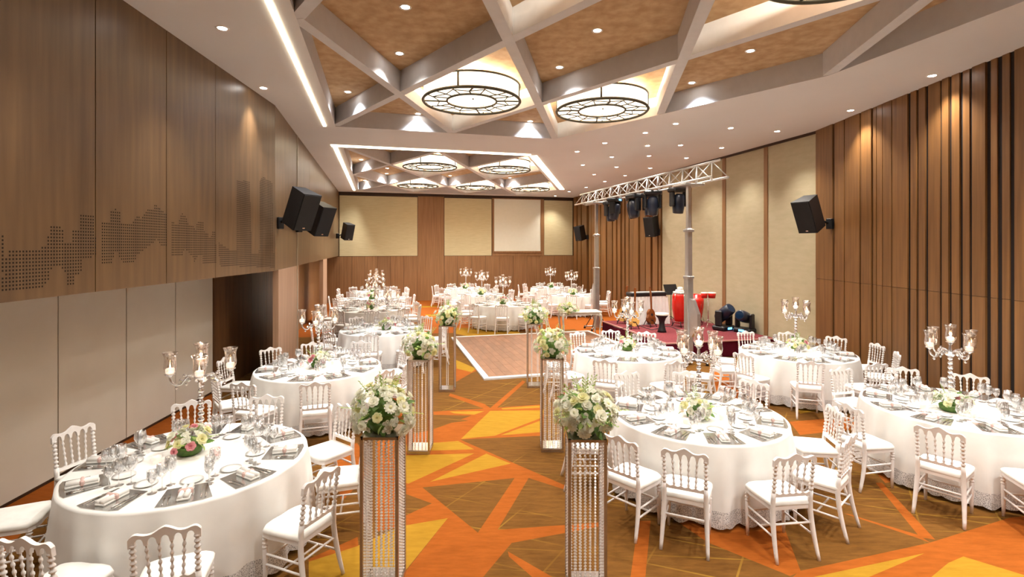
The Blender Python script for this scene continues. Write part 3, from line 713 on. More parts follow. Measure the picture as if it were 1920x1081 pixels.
# mirror place mat: local x = radial outward, y = tangential
mb = MB(); mb.prism([(-.15, -.135), (.13, -.18), (.15, -.12), (.155, 0), (.15, .12), (.13, .18), (-.15, .135)], 0, .005); mat_me = mb.mesh('place_mat', 'mirror_mat')
mb = MB(); mb.box((0, 0, .012), (.21, .085, .022), 0, .008); mb.tube([(-.1, .022, .03), (.1, .02, .03)], .02, 8); mb.tube([(-.1, -.022, .028), (.1, -.02, .028)], .018, 8); nap_me = mb.mesh('napkin', 'napkin')
mb = MB(); mb.box((0, 0, .027), (.035, .1, .05), 0, .012); band_me = mb.mesh('band', 'napkin_band')
mb = MB(); mb.lathe([(.03, 0), (.05, .001), (.08, .012), (.082, .014), (.05, .006), (.001, .005)], 28, cap=False); plate_me = mb.mesh('side_plate', 'china')
def fork():
    mb = MB(); mb.tube([(-.0, 0, .003), (.07, 0, .005), (.1, 0, .004), (.115, 0, .003)], [.005, .0035, .003, .006], 6)
    for k in (-1.5, -.5, .5, 1.5): mb.tube([(-.0-.0, k*.0045, .004), (-.045, k*.005, .006)], .0016, 4)
    mb.box((-.004, 0, .004), (.02, .022, .003)); return mb
fork_me = fork().mesh('fork', 'silver')
mb = MB(); mb.tube([(.0, 0, .004), (.05, 0, .005), (.11, 0, .004)], [.004, .006, .005], 6); mb.prism([(-.11, -.002), (-.1, -.008), (.0, -.007), (.0, .005), (-.1, .006)], .002, .005); knife_me = mb.mesh('knife', 'silver')
def goblet(h, rb, rm):
    mb = MB(); zb = h*.48
    mb.lathe([(.001, .004), (.033, .002), (.034, .0), (.006, .006), (.0035, .02), (.0035, zb-.012), (.008, zb-.004), (rb*.7, zb+.012), (rb, zb+(h-zb)*.4), (rm, h), (rm-.0015, h), (rb-.0015, zb+(h-zb)*.4), (rb*.65, zb+.016), (.001, zb+.006)], 14, cap=False); return mb
gl_me = [goblet(.225, .045, .037).mesh('wine_glass', 'glass'), goblet(.2, .041, .035).mesh('wine_glass', 'glass'), goblet(.175, .036, .033).mesh('wine_glass', 'glass')]
mb = MB(); mb.lathe([(.028, 0), (.032, .03), (.035, .06), (.033, .06), (.03, .03), (.002, .012)], 14, cap=False); vot_me = mb.mesh('votive_holder', 'votive')
mb = MB(); mb.lathe([(.001, .012), (.026, .012), (.026, .035), (.001, .036)], 12, cap=False); votc_me = mb.mesh('tealight', 'wax')
# blooms and leaves (unit size ~ radius 1)
def bloom(layers, ctr=None, cup=.35, tip=.3):
    mb = MB()
    for (n, r, el, ph, w) in layers:
        for k in range(n):
            a = 2*PI*k/n+ph; V = []
            for (u, ww) in ((.05, .25), (.45, .8), (.8, 1.0), (1.0, .5)):
                rr_ = r*u; z = math.sin(el)*r*u+cup*u*u*r*math.cos(el)*0+ (-.12*u*u*r if el < .5 else .0)
                rad_ = math.cos(el)*rr_
                for s_ in (-1, 0, 1):
                    t = w*ww*s_; x = rad_*math.cos(a)-t*math.sin(a); y = rad_*math.sin(a)+t*math.cos(a)
                    V.append((x, y, z+.12*abs(s_)*ww*r*.6))
            fs = [(i*3+j, i*3+j+1, i*3+j+4, i*3+j+3) for i in range(3) for j in range(2)]
            mb.add(V, fs, True)
    return mb
rose = bloom([(6, 1.0, .15, 0, .42), (6, .85, .6, .5, .4), (5, .65, 1.0, .2, .34), (3, .45, 1.3, .7, .25)])
daisy = bloom([(12, 1.0, .2, 0, .2), (10, .8, .45, .2, .18)])
filler = MB()
for k in range(7):
    a = k*2.4; r_ = .75*math.sqrt(k/7); st = len(filler.v)
    b_ = bloom([(5, .38, .3, k, .2), (4, .25, .9, k+.4, .14)]); filler.add([(x+r_*math.cos(a), y+r_*math.sin(a), z+.25*random.random()) for x, y, z in b_.v], b_.f, True)
BL_ME = {'rose_w': rose.mesh('bloom', 'petal_white'), 'rose_c': rose.mesh('bloom', 'petal_cream'), 'rose_p': rose.mesh('bloom', 'petal_pink'), 'fill': filler.mesh('bloom', 'petal_white')}
dm = MB(); dm.add(daisy.v, daisy.f, True, 0); dm.lathe([(.3, .05), (.28, .2), (.12, .28), (.001, .3)], 10, mi=1, cap=False); BL_ME['daisy'] = dm.mesh('bloom', ['petal_white', 'petal_cream'])
mb = MB()
V = []
for (u, w, z) in ((0, .03, 0), (.25, .2, .05), (.55, .26, .06), (.8, .16, .0), (1, .01, -.08)): V += [(u, -w, z), (u, 0, z-.05), (u, w, z)]
mb.add(V, [(i*3+j, i*3+j+1, i*3+j+4, i*3+j+3) for i in range(4) for j in range(2)], True)
LEAF = [mb.mesh('leaf', 'leaf'), mb.mesh('leaf', 'leaf_light')]
mb = MB()                               # sprig: stem with small leaves
mb.tube([(0, 0, 0), (.5, 0, .05), (1, 0, .0)], [.02, .014, .008], 4)
for k in range(9):
    u = .15+k*.1; s_ = 1 if k % 2 else -1
    mb.add([(u, 0, .03), (u+.12, s_*.1, .08), (u+.24, s_*.15, .02), (u+.12, s_*.2, .05)], [(0, 1, 2, 3)], True)
SPRIG = mb.mesh('sprig', 'leaf_light')
def orient(o, d, roll=0):               # local z to direction d
    q_ = Vector(d).to_track_quat('Z', 'Y'); o.rotation_mode = 'QUATERNION'
    from mathutils import Quaternion
    o.rotation_quaternion = q_ @ Quaternion((0, 0, 1), roll)
def orient_x(o, d, roll=0):
    from mathutils import Quaternion
    o.rotation_mode = 'QUATERNION'; o.rotation_quaternion = Vector(d).to_track_quat('X', 'Z') @ Quaternion((1, 0, 0), roll)
def bouquet(parent, rx, rz_, n_bl, n_lf, n_sp, size, seed, pink=.0, cz=0, low=-.35):
    rb = random.Random(seed)
    for i in range(n_bl):
        u = (i+.5)/n_bl; el = math.asin(low+(1-low)*(1-u)); az = i*2.39996+rb.uniform(-.3, .3)
        d = Vector((math.cos(el)*math.cos(az), math.cos(el)*math.sin(az), math.sin(el)))
        k = rb.uniform(.78, 1.16); p = (d.x*rx*k, d.y*rx*k, cz+d.z*rz_*k)
        t = rb.random()
        kind = 'rose_p' if t < pink else ('rose_c' if t < pink+.22 else ('fill' if t < pink+.5 else ('daisy' if t < pink+.62 else 'rose_w')))
        o = link('bloom', BL_ME[kind], parent, p, sc=size*rb.uniform(.8, 1.25)); orient(o, d+Vector((0, 0, .15)), rb.uniform(0, 6))
        if kind == 'rose_p': o['label'] = 'pink bloom'
    for i in range(n_lf):
        az = rb.uniform(0, 2*PI); el = math.asin(rb.uniform(low-.25, .85))
        d = Vector((math.cos(el)*math.cos(az), math.cos(el)*math.sin(az), math.sin(el)))
        p = (d.x*rx*.72, d.y*rx*.72, cz+d.z*rz_*.72)
        o = link('leaf', LEAF[0 if rb.random() < .6 else 1], parent, p, sc=size*rb.uniform(1.6, 2.3)); orient_x(o, d+Vector((rb.uniform(-.5, .5), rb.uniform(-.5, .5), rb.uniform(-.4, .3))), rb.uniform(-.6, .6))
    for i in range(n_sp):
        az = 2*PI*i/max(1, n_sp)+rb.uniform(-.4, .4); el = rb.choice((rb.uniform(-.2, .3), rb.uniform(.8, 1.5)))
        d = Vector((math.cos(el)*math.cos(az), math.cos(el)*math.sin(az), math.sin(el)))
        o = link('sprig', SPRIG, parent, (d.x*rx*.8, d.y*rx*.8, cz+d.z*rz_*.8), sc=size*rb.uniform(2.4, 3.2)); orient_x(o, d, rb.uniform(-.5, .5))
# dark foliage core so that gaps between blooms read as greenery
def core(parent, rx, rz_, cz, seed=0):
    rb = random.Random(seed); mb = MB(); V = []; n = 10; mrows = 6
    for i in range(mrows+1):
        el = -PI/2+PI*i/mrows
        for k in range(n):
            s_ = .62*rb.uniform(.85, 1.1); V.append((rx*s_*math.cos(el)*math.cos(2*PI*k/n), rx*s_*math.cos(el)*math.sin(2*PI*k/n), cz+rz_*s_*math.sin(el)))
    mb.add(V, [(i*n+k, i*n+(k+1) % n, (i+1)*n+(k+1) % n, (i+1)*n+k) for i in range(mrows) for k in range(n)], False); obj('foliage_core', mb, 'leaf', parent)
# candelabra
def candelabra_proto(name):
    c = thing(name, 'x', 'candelabra')
    mb = MB(); mb.lathe([(.085, 0), (.09, .012), (.06, .03), (.03, .05), (.02, .07)], 18); obj('base', mb, 'crystal_metal', c)
    pr = [(.012, .06)]; z = .07
    while z < .56:
        pr += [(.013, z), (.024, z+.012), (.03, z+.026), (.024, z+.04), (.013, z+.052)]; z += .055
    mb = MB(); mb.lathe(pr, 8, smooth=False); obj('stem', mb, 'crystal_metal', c)
    mb = MB(); mb.lathe([(.02, .55), (.045, .57), (.06, .592), (.045, .615), (.02, .63), (.014, .7), (.03, .715)], 12, smooth=False); obj('hub', mb, 'crystal_metal', c)
    def arm(a):
        mb = MB(); P = [(0, 0, .59), (.06, 0, .63), (.1, 0, .64), (.13, 0, .61), (.16, 0, .565), (.2, 0, .56), (.235, 0, .585), (.25, 0, .625), (.25, 0, .655)]
        mb.tube([(x*math.cos(a), x*math.sin(a), z) for x, y, z in P], [.014, .012, .013, .012, .011, .011, .011, .011, .012], 7)
        for (x, z, r_) in ((.1, .6, .022), (.135, .645, .018), (.165, .6, .02), (.2, .535, .016), (.12, .56, .014)):
            mb.lathe([(.001, -r_), (r_*.8, -r_*.5), (r_, 0), (r_*.8, r_*.5), (.001, r_)], 6, (x*math.cos(a), x*math.sin(a), z), smooth=False, cap=False)
        return mb
    for k in range(4): obj('arm', arm(k*PI/2), 'crystal_metal', c)
    spots = [(0, 0, .72)]+[(.25*math.cos(k*PI/2), .25*math.sin(k*PI/2), .655) for k in range(4)]
    for (x, y, z) in spots:
        mb = MB(); mb.lathe([(.012, -.01), (.02, .0), (.045, .012), (.048, .02), (.0, .02)], 14, cap=False); link('candle_cup', mb.mesh('candle_cup', 'crystal_metal'), c, (x, y, z))
    mb = MB(); mb.lathe([(.036, .02), (.05, .05), (.056, .09), (.048, .14), (.05, .18), (.066, .222), (.0645, .222), (.0485, .18), (.0465, .14), (.0545, .09), (.0485, .05), (.035, .02)], 18, cap=False); sg = mb.mesh('hurricane_shade', 'shade_glass')
    for (x, y, z) in spots: link('hurricane_shade', sg, c, (x, y, z))
    return c, spots
cand_proto, cand_spots = candelabra_proto('candelabra'); cand_used = [False]
mb = MB(); mb.lathe([(.034, 0), (.038, .012), (.038, .045), (.03, .052), (.002, .05)], 14); candle_me = mb.mesh('candle', 'wax')
mb = MB(); mb.lathe([(.001, 0), (.006, .008), (.0065, .016), (.003, .028), (.0005, .036)], 8, cap=False); flame_me = mb.mesh('flame', 'flame')
def put_candelabra(x, y, rz, label, where, light=True):
    if not cand_used[0]:
        cand_used[0] = True; c = cand_proto; c.location = (x, y, TZ); c.rotation_euler = (0, 0, rz); c['label'] = label
        kids(c)
    else: c = clone(cand_proto, (x, y, TZ), rz, label)
    c['group'] = 'crystal candelabras on the tables'
    for (sx, sy, sz) in cand_spots:
        X = x+sx*math.cos(rz)-sy*math.sin(rz); Y = y+sx*math.sin(rz)+sy*math.cos(rz)
        k = link('candle', candle_me, None, (X, Y, TZ+sz+.02)); tag(k, 'lit white candle in glass shade on '+where, 'candle', 'candles on '+where); link('flame', flame_me, k, (0, 0, .05))
    if light:
        ld = bpy.data.lights.new('candle_glow', 'POINT'); ld.energy = P_CANDLE*4; ld.color = (1, .75, .5); ld.shadow_soft_size = .012
        link('candle_glow', ld, c, (0, 0, .815))
# ------------------------------------------------------------------ tables
def facing(a, key, quad=False):
    E_ = 'the aisle' if key[0] == 'L' else 'the slatted wall'
    W_ = 'the aisle' if key in ('R3', 'R4', 'RF', 'R2') else 'the veneer wall'
    d = (a+180) % 360
    if quad: return [E_, 'the end wall', W_, 'away from end wall'][int(((d+45) % 360)//90)]
    e, w = E_.replace('the ', ''), W_.replace('the ', '')
    return [E_, 'end wall and '+e, 'the end wall', 'end wall and '+w, W_, w+' corner', 'away from end wall', e+' corner'][int(((d+22.5) % 360)//45)]
def table(key, cx, cy, where, angs, r=1.245, n_set=None, near=True, mid=False, flower=None, cand=None, cand_rz=.4, seed=1, set_off=0, flat_seed=0):
    """where: phrase that singles this table out."""
    t = thing('round_table', 'round folding table under the white cloth of '+where, 'table', (cx, cy, 0)); link('tabletop', tt_me, t)
    for k in range(4): link('leg', tl_me, t, (.6*math.cos(k*PI/2+.7), .6*math.sin(k*PI/2+.7), 0))
    rz = rc.uniform(0, 6)
    cl = link('tablecloth', cloth_me, None, (cx, cy, 0), (0, 0, rz)); tag(cl, 'floor-length white cloth draping '+where, 'tablecloth', 'white round tablecloths'); link('lace_border', lace_me, cl)['label'] = 'grey lace hem'
    for a in angs: put_chair(cx, cy, a, 'white chair facing '+facing(a, key)+' at '+where, 'chairs at '+where, r+rc.uniform(-.03, .04), not near)
    n_set = n_set or 10
    z = TZ
    for i in range(n_set):
        sd = facing(set_off+360*i/n_set, key, True)
        a = math.radians(set_off+360*i/n_set+rc.uniform(-2, 2)); ca, sa = math.cos(a), math.sin(a)
        def P(rr_, tt_, zz=0): return (cx+rr_*ca-tt_*sa, cy+rr_*sa+tt_*ca, z+zz)
        tag(link('place_mat', mat_me, None, P(.745, 0), (0, 0, a)), 'place mat for seats facing '+sd+', '+where, 'place mat', 'place mats on '+where)
        nk = link('napkin', nap_me, None, P(.76, .0, .005), (0, 0, a+rc.uniform(-.12, .12))); tag(nk, 'white napkin for seats facing '+sd+', '+where, 'napkin', 'napkins on '+where)
        if near or mid: link('band', band_me, nk)['label'] = 'pale pink band'
        if near or mid: tag(link('side_plate', plate_me, None, P(.5, .02)), 'side plate for seats facing '+sd+', '+where, 'plate', 'side plates on '+where)
        gs = 3 if near else (2 if mid else 1)
        for k in range(gs):
            tag(link('wine_glass', gl_me[k], None, P(.5+.045*k+rc.uniform(-.01, .01), -.11-.055*k-rc.uniform(0, .02))), 'wine glass for seats facing '+sd+', '+where, 'glass', 'wine glasses on '+where)
        if near:
            for k in range(2):
                tag(link('fork', fork_me, None, P(.75, -.105-.03*k, .005), (0, 0, a)), 'silver fork for seats facing '+sd+', '+where, 'fork', 'forks on '+where)
                tag(link('knife', knife_me, None, P(.75, .105+.03*k, .005), (0, 0, a)), 'silver knife for seats facing '+sd+', '+where, 'knife', 'knives on '+where)
    fx, fy = flower if flower else (cx, cy-.1)
    c = thing('flower_centrepiece', 'low bowl of white and pink blooms on '+where, 'flowers', (fx, fy, TZ), 0, 'table centrepieces')
    mb = MB(); mb.lathe([(.07, 0), (.1, .02), (.11, .06), (.1, .075)], 14); obj('bowl', mb, 'leaf', c)
    core(c, .13, .09, .1, seed)
    if near or mid: bouquet(c, .165, .13, 24, 16, 4, .042, seed, .16, .1, -.05)
    else: bouquet(c, .17, .13, 12, 6, 0, .055, seed, .12, .1, 0)
    x, y = cand if cand else (cx+.05, cy+.28)
    put_candelabra(x, y, cand_rz, 'five-light crystal candelabra with glass shades on '+where, where)
    if near or mid:
        for k in range(3):
            a = k*2.1+seed; v_ = link('votive_holder', vot_me, None, (fx+.27*math.cos(a), fy+.24*math.sin(a), TZ)); tag(v_, 'pink votive candle holder on '+where, 'votive', 'votives on '+where); link('tealight', votc_me, v_)
table('LF', -2.82, 4.50, 'the table beside the pale partition', [199, 163, 124, 92, 48, 15, 337, 297, 266], flower=(-2.93, 4.6), cand=(-3.02, 4.92), cand_rz=.5, seed=2, set_off=8)
table('L2', -3.02, 7.94, 'the table beside the wood pillar', [178, 226, 252, 289, 327, 352, 42, 81, 115, 144], flower=(-3.02, 7.9), cand=(-3.1, 8.12), cand_rz=.2, seed=3, set_off=20)
table('RF', 2.08, 5.70, 'the aisle table away from the stage', [223, 246, 283, 315, 354, 41, 75, 109, 141, 182], flower=(2.02, 5.55), cand=(2.16, 5.86), cand_rz=.55, seed=4, set_off=16)
table('R2', 2.08, 9.16, 'the aisle table beside the stage', [121, 207, 90, 61, 244, 286, 172, 332], flower=(2.09, 9.2), cand=(2.15, 9.42), cand_rz=.05, seed=5, set_off=4)
table('R3', 5.10, 9.07, 'the table between stage and slatted wall', [100, 66, 34, 4, 286, 247, 210, 147, 180, 333], flower=(5.16, 9.15), cand=(5.24, 9.36), cand_rz=.3, seed=6, set_off=12)
table('R4', 5.21, 5.95, 'the slatted wall table away from stage', [42, 72, 109, 192, 225, 257], flower=(5.02, 5.8), cand=(5.28, 6.1), cand_rz=0.0, seed=7, set_off=0)
reg = lambda o, n=10: [o+360*i/n for i in range(n)]
table('L3', -2.96, 11.55, 'the third table from the pale partition', reg(22), near=True, flower=(-2.85, 11.5), seed=8, n_set=8)
table('L4', -4.26, 15.3, 'the fourth table from the pale partition', reg(-1), near=False, mid=True, seed=9, n_set=8)
table('L5', -5.02, 18.25, 'the fifth table from the pale partition', reg(15), near=False, seed=10, n_set=8)
table('L6', -5.8, 21.2, 'the corner table by the veneer wall', reg(33), near=False, seed=11, n_set=8)
table('C1', -.3, 16.7, 'the table just behind the dance floor', reg(18), near=False, mid=True, seed=12, n_set=8, cand=(-.3, 16.98))
table('C2', -1.21, 19.9, 'the middle table behind the dance floor', reg(-1), near=False, seed=13, n_set=8, cand=(-1.2, 20.15))
table('C3', -2.1, 22.8, 'the table by the end wall recess', reg(15), near=False, seed=14, n_set=8, cand=(-2.1, 23.05))
table('D1', 2.37, 19.9, 'the table behind the truss tower', reg(10), near=False, seed=15, n_set=8, cand=(2.37, 20.18))
table('D2', 1.79, 23.3, 'the table below the projection screen', reg(0), near=False, seed=16, n_set=8, cand=(1.79, 23.58))
# ------------------------------------------------------------------ beaded flower stands
SH, SW = 1.2, .29
mb = MB(); z = .0; bz = []
while z < SH-.08:
    mb.add([(0, 0, z-.0125), (.011, 0, z), (0, .011, z), (-.011, 0, z), (0, -.011, z), (0, 0, z+.0125)], [(0, 2, 1), (0, 3, 2), (0, 4, 3), (0, 1, 4), (5, 1, 2), (5, 2, 3), (5, 3, 4), (5, 4, 1)]); z += .0235
strand_me = mb.mesh('bead_strand', 'bead')
stand_data = [(-1.005, 3.97, 'beside the table by the pale partition', 6, 1), (-1.19, 6.58, 'between the pillar table and partition table', 5, 2), (-1.19, 9.34, 'at the dance floor corner', 1, 3), (.567, 3.92, 'next to the aisle table away from the stage', 6, 4), (.52, 6.65, 'between the two aisle tables', 4, 5), (.427, 9.58, 'in front of the dance floor edge', 2, 6)]
for (x, y, where, nst, sd) in stand_data:
    s = thing('flower_stand', 'tall mirrored stand with hanging bead strands '+where, 'flower stand', (x, y, 0), rc.uniform(-.04, .04), 'beaded flower stands along the aisle')
    mb = MB(); mb.box((0, 0, .02), (SW, SW, .04)); obj('base', mb, 'frame_metal', s)
    mb = MB(); mb.box((0, 0, .044), (SW-.03, SW-.03, .008)); obj('base_mirror', mb, 'mirror_plate', s)
    for i in (-1, 1):
        for j in (-1, 1):
            mb = MB(); mb.box((i*(SW/2-.011), j*(SW/2-.011), SH/2+.02), (.022, .022, SH-.04)); obj('post', mb, 'frame_metal', s)
    mb = MB(); mb.box((0, 0, SH-.01), (SW, SW, .02)); obj('top_plate', mb, 'frame_metal', s)
    for side in range(4):
        for k in range(nst):
            t = (-.5+(k+.5)/nst)*(SW-.06); q = SW/2-.012
            px, py = [(t, -q), (q, t), (t, q), (-q, t)][side]
            link('bead_strand', strand_me, s, (px, py, .065), (0, 0, k))
    a = thing('flower_arrangement', 'domed bouquet of white flowers on stand '+where, 'flowers', (x, y, SH), 0, 'bouquets on the tall stands')
    mb = MB(); mb.lathe([(.07, 0), (.1, .03), (.12, .08), (.1, .09)], 14); obj('bowl', mb, 'leaf', a)
    core(a, .2, .17, .15, sd)
    bouquet(a, .22, .185, 64 if y < 5 else 46, 44 if y < 5 else 30, 14, .046, 40+sd, 0, .16, -.6)
# ------------------------------------------------------------------ dance floor
DO = (-.55, 10.0)
df = thing('dance_floor', 'portable parquet dance floor with white metal edging between the tables', 'dance floor', (DO[0], DO[1], 0), math.atan2(VX[1], VX[0]))
DW, DL = 4.3, 4.75
plank = MB(); plank.box((0, 0, .0175), (.166, .93, .035)); pl_me = plank.mesh('plank', 'parquet')
for i in range(24):
    off = (.0, .31, .62)[i % 3]; y = .125
    while y < DL-.06:
        e = min(DL-.055, (math.floor((y-.125+off+.001)/.936)+1)*.936-off+.125)
        link('plank', pl_me, df, (.125+.085+i*.1695, (y+e)/2, 0), (0, 0, 0), (1, (e-y-.006)/.93, 1)); y = e
for (x0, y0, x1, y1) in ((0, 0, DW, .12), (0, .12, .12, DL), (.12, DL-.05, DW, DL+.07), (DW-.1, .12, DW, DL-.05)):
    mb = MB(); mb.prism([(x0, y0), (x1, y0), (x1, y1), (x0, y1)], 0, .036); obj('edge_trim', mb, 'edge_white', df)
# ------------------------------------------------------------------ stage
SZ = .4
sA, sB = (3.58, 11.75), (6.45, 12.4); sD = (2.72, 15.25)
sC = (sB[0]-.86-.02, sB[1]+3.5)
st = thing('stage', 'low stage with dark red carpet and skirt', 'stage')
mb = MB(); mb.prism([sA, sB, sC, sD], .02, SZ-.03); obj('skirt', mb, 'stage_skirt', st)
mb = MB(); mb.prism([sA, sB, sC, sD], SZ-.028, SZ); obj('carpet_top', mb, 'stage_red', st)
for a, b2 in ((sA, sB), (sD, sA)):
    L = math.hypot(b2[0]-a[0], b2[1]-a[1]); mb = MB(); mb.box(((a[0]+b2[0])/2, (a[1]+b2[1])/2, SZ-.008), (L+.02, .03, .03), math.atan2(b2[1]-a[1], b2[0]-a[0])); obj('edge_strip', mb, 'stage_edge', st)
def on_stage(x, y): return flo(x, y, SZ)
# draped keyboard stand and keyboard
kx, ky = on_stage(1212, 606)
ks = thing('keyboard_stand', 'keyboard stand hidden by a pale hanging cloth on stage', 'stand', (kx, ky, SZ+.001), .25)
mb = MB(); n = 40; V = []
for i in range(n+1):
    x = -.6+1.2*i/n; w = .03*math.sin(i*1.7); V += [(x*1.05, -.16+w-.05, 0), (x, -.15+w*.3, .8)]
mb.add(V, [(2*i, 2*i+2, 2*i+3, 2*i+1) for i in range(n)], True); obj('cloth_front', mb, 'cloth', ks)
for sx in (-1, 1):
    mb = MB(); mb.tube([(sx*.5, -.12, 0), (sx*.5, .15, .8)], .015, 6); mb.tube([(sx*.5, .15, 0), (sx*.5, -.12, .8)], .015, 6); obj('cross_leg', mb, 'black_plastic', ks)
mb = MB(); mb.box((0, 0, .81), (1.1, .3, .02)); obj('top_rail', mb, 'black_plastic', ks)
kb = thing('keyboard', 'black electronic keyboard lying on its draped stand', 'keyboard', (kx, ky, SZ+.82), .25)
mb = MB(); mb.box((0, 0, .05), (1.15, .34, .1), 0, .02); obj('body', mb, 'black_plastic', kb)
for i in range(36): mb = MB(); mb.box((-.5+i*.0286, -.06, .105), (.025, .15, .014)); obj('key', mb, 'china', kb)
mb = MB(); mb.box((0, .1, .105), (.5, .06, .01)); obj('control_panel', mb, 'dark_blue', kb)
# string instruments on floor stands
def guitar(name, label, px, py, mtop, rz, h=1.0):
    x, y = on_stage(px, py); g = thing(name, label, 'guitar', (x, y, SZ+.06), rz)
    prof = []
    for k in range(32):
        q = 2*PI*k/32; r_ = 1+.22*math.cos(2*q)-.12*math.cos(q)*0
        prof.append((.15*math.cos(q)*(1-.18*math.sin(q))*(1-.22*math.exp(-((math.sin(q)-.15)/.25)**2)), .22+.22*math.sin(q)))
    mb = MB(); mb.slab_xz(prof, -.045, .045); obj('body', mb, mtop, g)
    mb = MB(); mb.lathe([(.001, 0), (.04, 0)], 16, cap=False); mb.xf(Matrix.Translation((0, -.047, .27)) @ Matrix.Rotation(PI/2, 4, 'X')); obj('sound_hole', mb, 'black_plastic', g)
    mb = MB(); mb.box((0, -.03, .66), (.045, .03, .52)); obj('neck', mb, 'guitar_wood', g)
    mb = MB(); mb.box((0, -.02, .98), (.065, .022, .15), 0, .008); obj('headstock', mb, 'guitar_wood', g)
    mb = MB(); mb.box((0, -.05, .12), (.1, .012, .02)); obj('bridge', mb, 'black_plastic', g)
    for c in list(g.children): pass
    g.rotation_euler = (-.18, .12, rz)
    s2 = thing(name+'_floor_stand', 'black folding floor stand holding the '+label.split(' guitar')[0]+' guitar', 'stand', (x, y, SZ), rz)
    for a in (-.5, .5, PI/2):
        mb = MB(); mb.tube([(0, .08, .35), (.25*math.sin(a) if a < 1 else 0, .08+(.22 if a > 1 else -.18), 0)], .011, 6); obj('leg', mb, 'black_plastic', s2)
    mb = MB(); mb.tube([(-.12, -.1, .07), (-.1, .07, .08), (.1, .07, .08), (.12, -.1, .07)], .012, 6); obj('cradle', mb, 'black_plastic', s2)
guitar('guitar', 'dark brown acoustic guitar leaning on a stand on stage', 1221, 612, 'guitar_wood', .5)
guitar('guitar', 'pale wood acoustic guitar leaning on a stand on stage', 1166, 606, 'guitar_pale', -.4)
guitar('guitar', 'short honey wood acoustic guitar beside the keyboard cloth', 1188, 616, 'guitar_pale', .2)
# drums
x, y = on_stage(1241, 622)
d = thing('goblet_drum', 'black goblet drum standing on the red stage', 'drum', (x, y, SZ)); mb = MB(); mb.lathe([(.12, 0), (.1, .06), (.075, .16), (.07, .26), (.1, .36), (.16, .43), (.165, .47)], 20); obj('shell', mb, 'black_plastic', d)
mb = MB(); mb.lathe([(.17, .45), (.172, .49), (.165, .497), (.001, .497)], 20, cap=False); obj('head', mb, 'drum_skin', d)
def conga(px, py, label, h=.85, m_='drum_red'):
    x, y = on_stage(px, py); d = thing('conga_drum', label, 'drum', (x, y, SZ), 0, 'conga drums on the stage')
    mb = MB(); mb.lathe([(.12, .1), (.16, .25), (.2, .5), (.205, .65), (.19, .85), (.165, h+.1)], 24); obj('shell', mb, m_, d)
    mb = MB(); mb.lathe([(.175, h+.08), (.178, h+.12), (.17, h+.13), (.001, h+.13)], 24, cap=False); obj('head', mb, 'drum_skin', d)
    for z_, r_ in ((.14, .135), (h+.1, .176)):
        mb = MB(); mb.tube([(r_*math.cos(k*PI/12), r_*math.sin(k*PI/12), z_) for k in range(25)], .008, 5, caps=False); obj('hoop', mb, 'silver', d)
    for k in range(5):
        a = k*2*PI/5; mb = MB(); mb.tube([(.19*math.cos(a), .19*math.sin(a), h+.08), (.205*math.cos(a), .205*math.sin(a), h-.12)], .006, 5); obj('tension_rod', mb, 'silver', d)
    for k in range(3):
        a = k*2.1+.4; mb = MB(); mb.tube([(.1*math.cos(a), .1*math.sin(a), .2), (.22*math.cos(a), .22*math.sin(a), 0)], .012, 6); obj('leg', mb, 'black_plastic', d)
    return x, y
cxy = conga(1274, 612, 'tall glossy red conga drum with towel beside truss tower')
conga(1306, 606, 'red conga drum half hidden behind the truss tower', .6)
t = tag(obj('towel', (lambda mb: (mb.box((0, 0, .03), (.2, .16, .06), .3, .03), mb.box((.02, .01, .09), (.15, .13, .07), .8, .03), mb)[-1])(MB()), 'cushion', None, (cxy[0], cxy[1], SZ+.982)), 'crumpled white towel on top of red conga drum', 'towel')
x, y = on_stage(1328, 612)
bs = thing('bongo_stand', 'pair of small red bongos on a tall chrome stand', 'drum', (x, y, SZ))
mb = MB(); mb.tube([(0, 0, .15), (0, 0, .8)], .014, 8); obj('pole', mb, 'silver', bs)
for k in range(3): a = k*2.1; mb = MB(); mb.tube([(0, 0, .2), (.25*math.cos(a), .25*math.sin(a), 0)], .01, 6); obj('leg', mb, 'silver', bs)
for sx, r_ in ((-.11, .09), (.1, .11)):
    mb = MB(); mb.lathe([(r_*.85, .8), (r_, .95)], 18, (sx, 0, 0)); o = obj('bongo', mb, 'drum_red', bs); mb = MB(); mb.lathe([(r_*1.04, .935), (r_*1.04, .96), (.001, .962)], 18, (sx, 0, 0), cap=False); obj('head', mb, 'drum_skin', o)
x, y = on_stage(1308, 612)
tm = thing('tom_drum', 'small blue drum on stand behind the truss tower', 'drum', (x+.4, y+1.15, SZ)); mb = MB(); mb.lathe([(.15, .45), (.15, .75)], 20); obj('shell', mb, 'drum_blue', tm); mb = MB(); mb.lathe([(.156, .72), (.156, .76), (.001, .762)], 20, cap=False); obj('head', mb, 'drum_skin', tm)
for k in range(3): a = k*2.1; mb = MB(); mb.tube([(0, 0, .45), (.22*math.cos(a), .22*math.sin(a), 0)], .01, 6); obj('leg', mb, 'silver', tm)
x, y = on_stage(1258, 605)
ms = thing('music_stand', 'black music stand beside the red conga drum', 'music stand', (x, y, SZ), .4); mb = MB(); mb.tube([(0, 0, .1), (0, 0, .85)], .012, 6); obj('pole', mb, 'black_plastic', ms)
mb = MB(); mb.box((0, 0, .98), (.46, .015, .32), M=Matrix.Rotation(-.4, 3, 'X')); obj('desk', mb, 'black_plastic', ms)
for k in range(3): a = k*2.1; mb = MB(); mb.tube([(0, 0, .2), (.26*math.cos(a), .26*math.sin(a), 0)], .01, 6); obj('leg', mb, 'black_plastic', ms)
